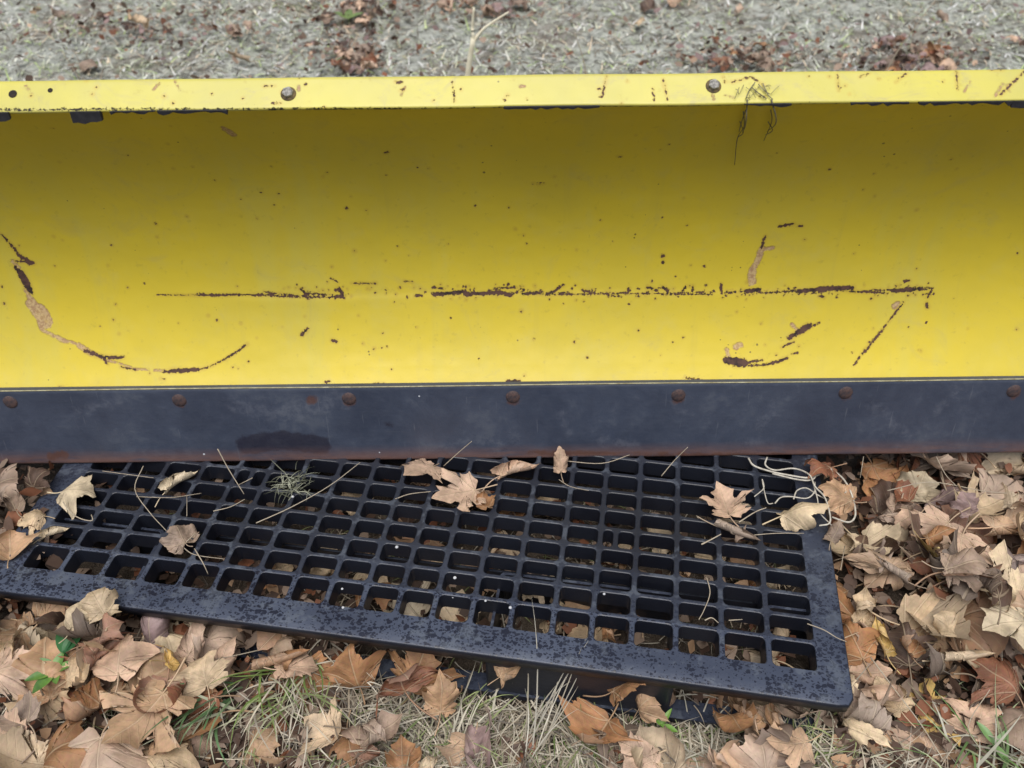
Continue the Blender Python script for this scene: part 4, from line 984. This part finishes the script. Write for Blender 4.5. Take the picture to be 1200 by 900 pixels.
# straw lying in the openings, under the deck
n = 1500; b0 = np.array([tuple(uv2w(random.uniform(-1.17, -.03), random.uniform(.02, .36), 0)) for _ in range(n)]); b0[:, 2] = bumps(b0[:, 0], b0[:, 1])+rng.uniform(.0, .03, n)
a = rng.uniform(0, 2*math.pi, n)
ribbons('sheltered_straw', b0, np.stack([np.cos(a), np.sin(a), np.zeros(n)], 1), rng.uniform(.05, .5, n), rng.uniform(.02, .06, n), rng.uniform(.0009, .002, n), rng.uniform(0, .4, n), palette(n, STRAW, [2, 3, 1, 2, 1.5, 2]), label='dead grass on the soil seen through the pallet openings')
# turf behind the blade
def d_bg(): 
    return random.uniform(-3.2, 3.2), random.uniform(2.2, 5.5)
n = 60000; b0 = np.stack([rng.uniform(-3.2, 3.2, n), 2.3+3.4*rng.random(n)**1.3, np.zeros(n)], 1); b0[:, 2] = bumps(b0[:, 0], b0[:, 1])-.008
cl = np.sin(b0[:, 0]*5.3+np.sin(b0[:, 1]*7))*np.sin(b0[:, 1]*6.1+np.cos(b0[:, 0]*4)) ; a = rng.uniform(0, 2*math.pi, n)
tb = palette(n, [(.33, .35, .29), (.52, .52, .46), (.20, .22, .15), (.38, .31, .23), (.09, .075, .055), (.22, .28, .12)], [3.5, 2.2, 2.4, 2.2, 2.6, 1.2], .3)
tb = tb*(2.0+.22*cl[:, None]); tb = np.clip(tb, .02, .9)
ribbons('turf', b0, np.stack([np.cos(a), np.sin(a), np.zeros(n)], 1), rng.uniform(.1, .75, n), rng.uniform(.015, .06, n), rng.uniform(.002, .006, n), rng.uniform(0, .8, n), tb, seg=3, label='short grey green turf with frosted dead blades behind the blade')
def bgreg():
    r = random.random(); return (random.uniform(-3, 3), 2.3+2.4*random.random()) if r < .6 else (lambda q: (q.x, q.y))(P(*random.choice([(random.gauss(415, 40), random.gauss(15, 12)), (random.gauss(550, 60), random.gauss(8, 10)), (random.gauss(410, 30), random.gauss(65, 12)), (random.gauss(1070, 50), random.gauss(62, 12)), (random.gauss(860, 40), random.gauss(68, 10)), (random.gauss(170, 60), random.gauss(38, 14))]), 0))
litter('turf_litter', 3800, bgreg, .006, .030, {'dark brown': 4, 'grey brown': 4, 'rust brown': 1, 'mauve brown': 1.5, 'pinkish tan': .6}, .015, 'broken brown leaf bits and clods on the turf behind the blade', tiltk=.5)
# grass tufts one can point to
def tuft(px, py, z, n, L, spread, cols, wts, label, wd=(.0015, .0032), azim=None, name='grass_tuft', up=(.5, 1.1), rad=.02):
    p = P(px, py, z); b0 = np.tile(np.array([[0, 0, 0]], float), (n, 1)); b0[:, :2] += rng.normal(0, rad, (n, 2))
    a = rng.uniform(0, 2*math.pi, n) if azim is None else rng.normal(R(azim), spread, n)
    o = ribbons(name, b0, np.stack([np.cos(a), np.sin(a), np.zeros(n)], 1), rng.uniform(*up, n), rng.uniform(L*.6, L, n), rng.uniform(*wd, n), rng.uniform(.3, .9, n), palette(n, cols, wts), seg=6, kind=None)
    o.location = p; return tag(o, label, 'grass tuft', 'grass tufts before the pallet')
G1 = [(.17, .25, .07), (.30, .36, .16), (.48, .48, .34), (.52, .47, .38)]
tuft(335, 797, .04, 44, .115, .6, G1, [3, 3, 2, 2], 'arching green and straw coloured tuft below the rolled leaf', azim=-95, up=(.5, 1.0), rad=.028, wd=(.0018, .004))
tuft(365, 803, .035, 60, .13, .9, STRAW, [3, 2, 3, 1, 1, .5], 'pale dead tuft arching right of the green one', azim=-50, up=(.4, .9), rad=.035, wd=(.0012, .0026))
tuft(262, 822, .05, 20, .13, .35, [(.10, .19, .08), (.20, .28, .15), (.40, .42, .30)], [3, 2, 1], 'tuft of broad dark green blades bending left at the bottom', azim=-125, wd=(.003, .005), up=(.6, 1.0), rad=.012)
tuft(625, 880, .0, 14, .14, .4, [(.55, .52, .44), (.42, .38, .30)], [2, 1], 'pale stiff stalks rising in front of the exposed foot', azim=70, up=(1.0, 1.8), rad=.012, wd=(.0012, .002))
tuft(545, 855, .0, 22, .08, .7, [(.50, .47, .38), (.30, .36, .16)], [3, 1], 'short pale tuft left of the stiff stalks', azim=60, up=(.6, 1.4), rad=.02)
tuft(980, 885, .0, 110, .10, 1.2, [(.50, .50, .36), (.36, .42, .18), (.42, .38, .30)], [3, 2, 2], 'pale tuft at the bottom under the pallet right corner', up=(.6, 1.3), rad=.035)
tuft(830, 885, .0, 100, .10, 1.0, [(.50, .48, .40), (.42, .38, .30), (.28, .33, .16)], [3, 3, 1], 'straw tuft at the bottom, left of the corner tuft', up=(.3, .9), rad=.04)
tuft(1165, 885, .02, 60, .10, 1.0, [(.36, .42, .24), (.45, .44, .36), (.14, .24, .08)], [2, 2, 1], 'greenish tuft in the bottom right corner', up=(.6, 1.3), rad=.03, wd=(.002, .004))
tuft(140, 870, .03, 30, .05, 1.5, [(.30, .36, .22), (.45, .46, .36), (.12, .22, .08)], [2, 2, 1], 'small grey green tuft between the left heap leaves', up=(.4, 1.0), rad=.008, wd=(.001, .002))
tuft(1085, 770, .06, 20, .045, 1.5, [(.20, .18, .15), (.34, .30, .24)], [2, 1], 'dark dead tuft in the bare patch of the right heap', up=(.3, .8), rad=.007, wd=(.001, .002))
# pale fluffy tuft caught on the grid below the blade
o = tuft(342, 568, H, 70, .035, 2, [(.40, .42, .33), (.26, .27, .20), (.12, .13, .09)], [2, 2, 2], 'wispy grey green tuft caught on the grid below the cutting edge', wd=(.0008, .0015), up=(.2, .9), rad=.012); o['group'] = 'bits of plant on the pallet grid'
# broad leaved weeds
def weed(px, py, z, s, leaves, label, col=((.12, .24, .04), (.045, .11, .03))):
    p = P(px, py, z); e = empty('weed', p); tag(e, label, 'weed')
    m1 = mat_plain('weed_green_%d' % px, col[0], col[1], 30, .45)
    for (az, el, L, wd) in leaves:
        n = 8; V = []; Fs_ = []
        for i in range(n+1):
            t = i/n; w_ = wd*math.sin(math.pi*min(1, t*.92+.06))**.8*(1-.2*t)
            for q, k in ((-1, .0), (-.5, -.25), (0, -.5), (.5, -.25), (1, 0)):
                V.append((t*L*math.cos(el*(1-t*.5)), q*w_/2, t*L*math.sin(el)*(1-t*.55) + (k*w_*.35) + .0006))
        for i in range(n):
            for j in range(4): Fs_.append((i*5+j, i*5+j+1, (i+1)*5+j+1, (i+1)*5+j))
        o = mesh('leaf_blade', [tuple(np.array(v)*s) for v in V], Fs_, m1, e); o.rotation_euler = (0, 0, az)
    st = MB(); tube(st, [(0, 0, -.03), (.002, 0, -.012), (0, 0, .002)], .0016, .001, 5, 3); st.build('stem', m1, e, True)
weed(64, 787, .098, 1.05, [(R(150), .5, .030, .016), (R(20), .5, .030, .013), (R(-110), .4, .036, .018), (R(80), .6, .026, .015), (R(-150), .5, .034, .015), (R(-60), .3, .022, .012)], 'bright green broad leaved weed growing through the left leaf heap')
weed(74, 764, .11, 1.1, [(R(100), .3, .045, .024), (R(60), .3, .032, .02)], 'dark green weed leaves in the hollow above the bright weed', ((.03, .13, .035), (.02, .08, .03)))
weed(775, 850, .03, .9, [(R(50), .9, .030, .009), (R(140), .9, .016, .008), (R(-30), .4, .026, .012)], 'little bright green seedling in front of the pallet foot', ((.16, .30, .05), (.10, .20, .04)))
weed(1165, 872, .04, 1.0, [(R(120), .6, .032, .013), (R(30), .6, .034, .010), (R(-80), .3, .030, .012)], 'light green weed in the bottom right corner', ((.15, .26, .09), (.10, .19, .06)))
weed(408, 22, .02, 1.6, [(R(150), .5, .04, .02), (R(20), .5, .04, .02), (R(90), .5, .04, .02)], 'small olive green weed among the leaves behind the blade', ((.16, .22, .06), (.1, .15, .05)))

# ------------------------------------------------------------------ stalks, string and other small finds
def stalk(pts, r, label, z=H, name='dry_stalk', mat=STEM, cat='stalk', grp='thin dry stalks on the pallet', r1=None):
    mb2 = MB(); q = [P(a[0], a[1], a[2] if len(a) > 2 else z) for a in pts]; o0 = q[0].copy()
    tube(mb2, [v-o0 for v in q], r*.72, (r*.5 if r1 is None else r1*.6), 5, 5); o = mb2.build(name, mat, None, True); o.location = o0
    return tag(o, label, cat, grp)
stalk([(74, 588, H+.008), (82, 600), (95, 608), (108, 610), (107, 603)], .0014, 'bent petiole hooking away from the cream corner leaf')
stalk([(168, 546, H+.03), (158, 573, H+.01), (175, 600, H+.004), (195, 622)], .0011, 'kinked thin stalk left of the grey brown leaf')
stalk([(255, 526, H+.06), (268, 550, H+.03), (286, 579, H+.006)], .0013, 'pale straight stalk leaning on the cutting edge, left side', r1=.001)
stalk([(296, 560, H+.005), (280, 568)], .0010, 'short stalk crossing the leaning one')
stalk([(250, 599), (270, 594), (287, 585)], .0011, 'short pale stalk on the grid below the leaning one')
stalk([(300, 613), (340, 595, H+.004), (385, 570, H+.008), (422, 542, H+.02)], .0012, 'long slanting stalk ending at the fluffy tuft side')
stalk([(120, 552), (150, 556), (180, 560)], .0009, 'faint stalk in shade behind the kinked one')
stalk([(160, 582), (200, 583), (236, 578)], .0008, 'thin hair like stalk crossing the left rows')
stalk([(219, 605), (219, 580, H+.01)], .0008, 'short upright hair of straw above the grey brown leaf')
stalk([(213, 640, H+.006), (229, 625, H+.008)], .0013, 'pale twig in a V on the grey brown leaf')
stalk([(213, 640, H+.006), (228, 650), (262, 655)], .0010, 'thin twig running right from the grey brown leaf')
stalk([(228, 643, H+.004), (238, 660), (244, 673, HP-.01)], .0013, 'short twig dipping into a front opening')
stalk([(520, 546, H+.012), (540, 528, H+.04), (553, 517, H+.055)], .0010, 'fine stalk leaning on the edge behind the tipped leaf')
stalk([(463, 585), (480, 579), (505, 576, H+.008)], .0011, 'petiole of the broad leaf reaching left')
stalk([(660, 540, H+.012), (705, 543, H+.012), (738, 533, H+.02)], .0011, 'pale stalk along the foot of the cutting edge, right of middle')
stalk([(775, 558), (790, 540, H+.02), (806, 524, H+.045)], .0010, 'straight stalk leaning on the edge, left of the star leaf')
stalk([(655, 562), (668, 570), (690, 575)], .0009, 'small stalk under the upright leaf')
stalk([(822, 638), (834, 632), (845, 626, H+.006)], .0017, 'stubby petiole at the left end of the folded grey leaf')
stalk([(866, 612, H+.008), (885, 600, H+.008), (898, 595, H+.01)], .0014, 'thick petiole from the star leaf to the cream one')
stalk([(884, 627), (910, 625), (942, 625)], .0010, 'straight thin stalk right of the folded grey leaf')
stalk([(828, 676), (832, 695), (825, 715), (819, 726)], .0011, 'curved stalk across the lower right rows')
stalk([(826, 727), (834, 724), (842, 730)], .0012, 'little hooked straw end below the curved stalk')
stalk([(854, 727), (870, 726)], .0011, 'short bright straw bit in the row before the last')
stalk([(946, 731, H), (965, 738), (980, 747), (992, 752)], .0011, 'white thread like stalk on the right border of the deck')
stalk([(1097, 535, .12), (1108, 556, .10), (1121, 570, .10)], .0011, 'reddish straw below the blade over the right heap', grp='dry stalks on the leaf heaps')
stalk([(1040, 575, .10), (1090, 565, .11), (1150, 575, .11), (1180, 578, .11)], .0012, 'long stem lying across the upper right heap', grp='dry stalks on the leaf heaps')
stalk([(1012, 535, .12), (1008, 560, .10)], .0009, 'short straw hanging below the blade by the string', grp='dry stalks on the leaf heaps')
stalk([(990, 640, .10), (985, 668, .10)], .0010, 'pale straw beside the pallet right edge', grp='dry stalks on the leaf heaps')
stalk([(1020, 770, .08), (1050, 810, .07), (1080, 850, .06), (1105, 890, .05)], .0014, 'long slanting stalk before the big pinkish leaf', grp='dry stalks on the leaf heaps')
stalk([(1150, 880, .04), (1135, 850, .06), (1160, 808, .09)], .0011, 'thin stalk rising over the right edge leaves', grp='dry stalks on the leaf heaps')
stalk([(380, 765, .07), (410, 800, .04), (440, 860, .02), (465, 890, .02)], .0013, 'long straw bowed down from the pallet edge', grp='dry stalks on the leaf heaps')
stalk([(240, 780, .09), (262, 800, .07), (275, 830, .05)], .0012, 'slanting straw over the left heap', grp='dry stalks on the leaf heaps')
# forked stalk behind the blade
e = MB(); fp = [P(546, 92, .0), P(552, 60, .12), P(560, 22, .2)]; 
b0_ = P(549, 92, .0); base = Vector((b0_.x, 2.55, 0))
e = MB(); tube(e, [Vector((0, 0, 0)), Vector((.006, 0, .10)), Vector((.022, 0, .185))], .0085, .006, 6); tube(e, [Vector((.021, 0, .178)), Vector((.048, .01, .205)), Vector((.10, .02, .235))], .0045, .002, 5); tube(e, [Vector((.022, 0, .18)), Vector((.021, 0, .21)), Vector((.026, 0, .25))], .0045, .0025, 5)
def xat(px, y):  # ground x for an image column at depth y
    lo = P(px, 90, 0); return lo.x*y/lo.y
e.v = [(x*1.3, y, z*1.3) for x, y, z in e.v]; o = e.build('forked_stalk', mat_plain('bleached_stalk', (.78, .74, .58), (.66, .60, .44), 60), None, True); o.location = (xat(545, 2.45), 2.45, 0)
tag(o, 'tall bleached stalk with a forked top standing behind the yellow lip', 'stalk')
for (px, y, h_, lean, lab) in ((690, 2.6, .20, -.05, 'thin bent grass stem behind the middle of the lip'), (1030, 2.5, .32, .10, 'straw coloured stem leaning right behind the lip'), (95, 2.6, .16, -.03, 'thin pale stem behind the left end of the lip')):
    e = MB(); tube(e, [Vector((0, 0, 0)), Vector((lean*.3, 0, h_*.5)), Vector((lean, 0, h_))], .0025, .0012, 5); o = e.build('dry_stalk', STEM, None, True); o.location = (xat(px, y), y, 0); tag(o, lab, 'stalk', 'stems behind the blade')
# pale string tangle
st = empty('pale_string', P(940, 590, H)); tag(st, 'loose tangle of pale string looping from under the blade over the pallet corner', 'string')
def strand(pts, r=.0013):
    m_ = MB(); q = [P(a[0], a[1], H+.006+(a[2] if len(a) > 2 else 0)) - st.location for a in pts]; tube(m_, q, r, r*.9, 6, 6); m_.build('strand', PALE, st, True)
strand([(877, 537), (884, 546), (905, 553), (925, 557), (945, 560), (955, 558), (972, 552), (985, 558), (995, 572, .004), (1001, 590), (1002, 605), (994, 612), (975, 606)], .0016)
strand([(899, 536), (897, 545), (908, 551), (930, 549), (948, 556, .006), (955, 570, .008), (966, 582, .01), (972, 600, .008), (972, 613, .006), (960, 616, .004)], .0014)
strand([(905, 555), (935, 562), (952, 562, .003), (960, 552), (975, 550)], .0014)
strand([(908, 590), (915, 583), (927, 582), (945, 584, .003), (954, 577, .004), (955, 565, .004)], .0011)
strand([(930, 585), (934, 575), (945, 572), (958, 580, .004), (970, 585), (982, 584), (995, 573)], .0011)
strand([(972, 582), (985, 588), (998, 590)], .0008)
strand([(952, 563, .005), (958, 585, .006), (960, 600, .01), (975, 616)], .0010)
strand([(884, 582), (895, 572), (893, 562), (899, 588), (906, 590)], .0009)
# wisp hung over the lip
wp = empty('cobweb_wisp', (0, 0, 0)); tag(wp, 'dark wisp of grass and cobweb hanging over the lip right of the bolt', 'wisp')
mb3 = MB(); rr_ = random.Random(5)
def on_lip(px, py, off=.003):
    p = lip_pos(px, py) + ln*off; p.z += HP; return p
def on_face(px, py, off=.004):
    x, q = hit(px, py, prof); y, z = prof_at(q*SL); return Vector((x, float(y)-off, float(z)+HP))
for pts in ([(884, 98), (877, 108), (873, 118)], [(888, 100), (895, 108), (902, 112)], [(893, 99), (899, 112), (905, 118)], [(880, 104), (890, 112), (898, 117)]):
    tube(mb3, [on_lip(a, min(b_, 119)) for a, b_ in pts], .0007, .0005, 4)
for pts in ([(873, 126), (868, 140), (865, 152)], [(870, 128), (871, 145), (863, 160), (860, 190)], [(902, 126), (903, 140), (894, 162)], [(899, 140), (904, 150), (896, 155)], [(866, 140), (870, 152), (864, 158)]):
    tube(mb3, [on_face(a, b_, .006) for a, b_ in pts], .0008, .0005, 4)
tube(mb3, [on_lip(875, 118), on_face(868, 132, .03), on_face(868, 150, .012)], .001, .0006, 4); tube(mb3, [on_lip(903, 118), on_face(903, 130, .03), on_face(897, 150, .01)], .001, .0006, 4)
for _ in range(14):
    px = rr_.uniform(865, 905); a = on_lip(px, rr_.uniform(100, 118)); b_ = on_lip(px+rr_.uniform(-12, 12), rr_.uniform(100, 119)); tube(mb3, [a, (a+b_)/2+ln*.003, b_], .0004, .0003, 4)
mb3.build('strand', mat_plain('dark_wisp', (.07, .065, .045), (.20, .18, .12), 90), wp, True)
# hard white grit (ice or plastic crumbs) on the grid and edge
m_ = MB()
for (px, py, z, r) in ((343, 582, H, .0022), (465, 641, H-.003, .0026), (533, 677, H-.004, .0026), (531, 699, H-.004, .0028), (708, 696, H, .0020), (569, 704, H, .0018), (402, 712, H, .0022), (401, 690, H, .0018), (598, 712, H, .0024)):
    V, Fs = dome(r, r*.8, 7, 2); p = P(px, py, z); m_.add([Vector(v)+p for v in V], Fs)
o = m_.build('white_grit', mat_plain('white_crumb', (.52, .53, .55), (.40, .41, .44), 90), None, True); tag(o, 'tiny white crumbs scattered on the pallet grid', kind='stuff')
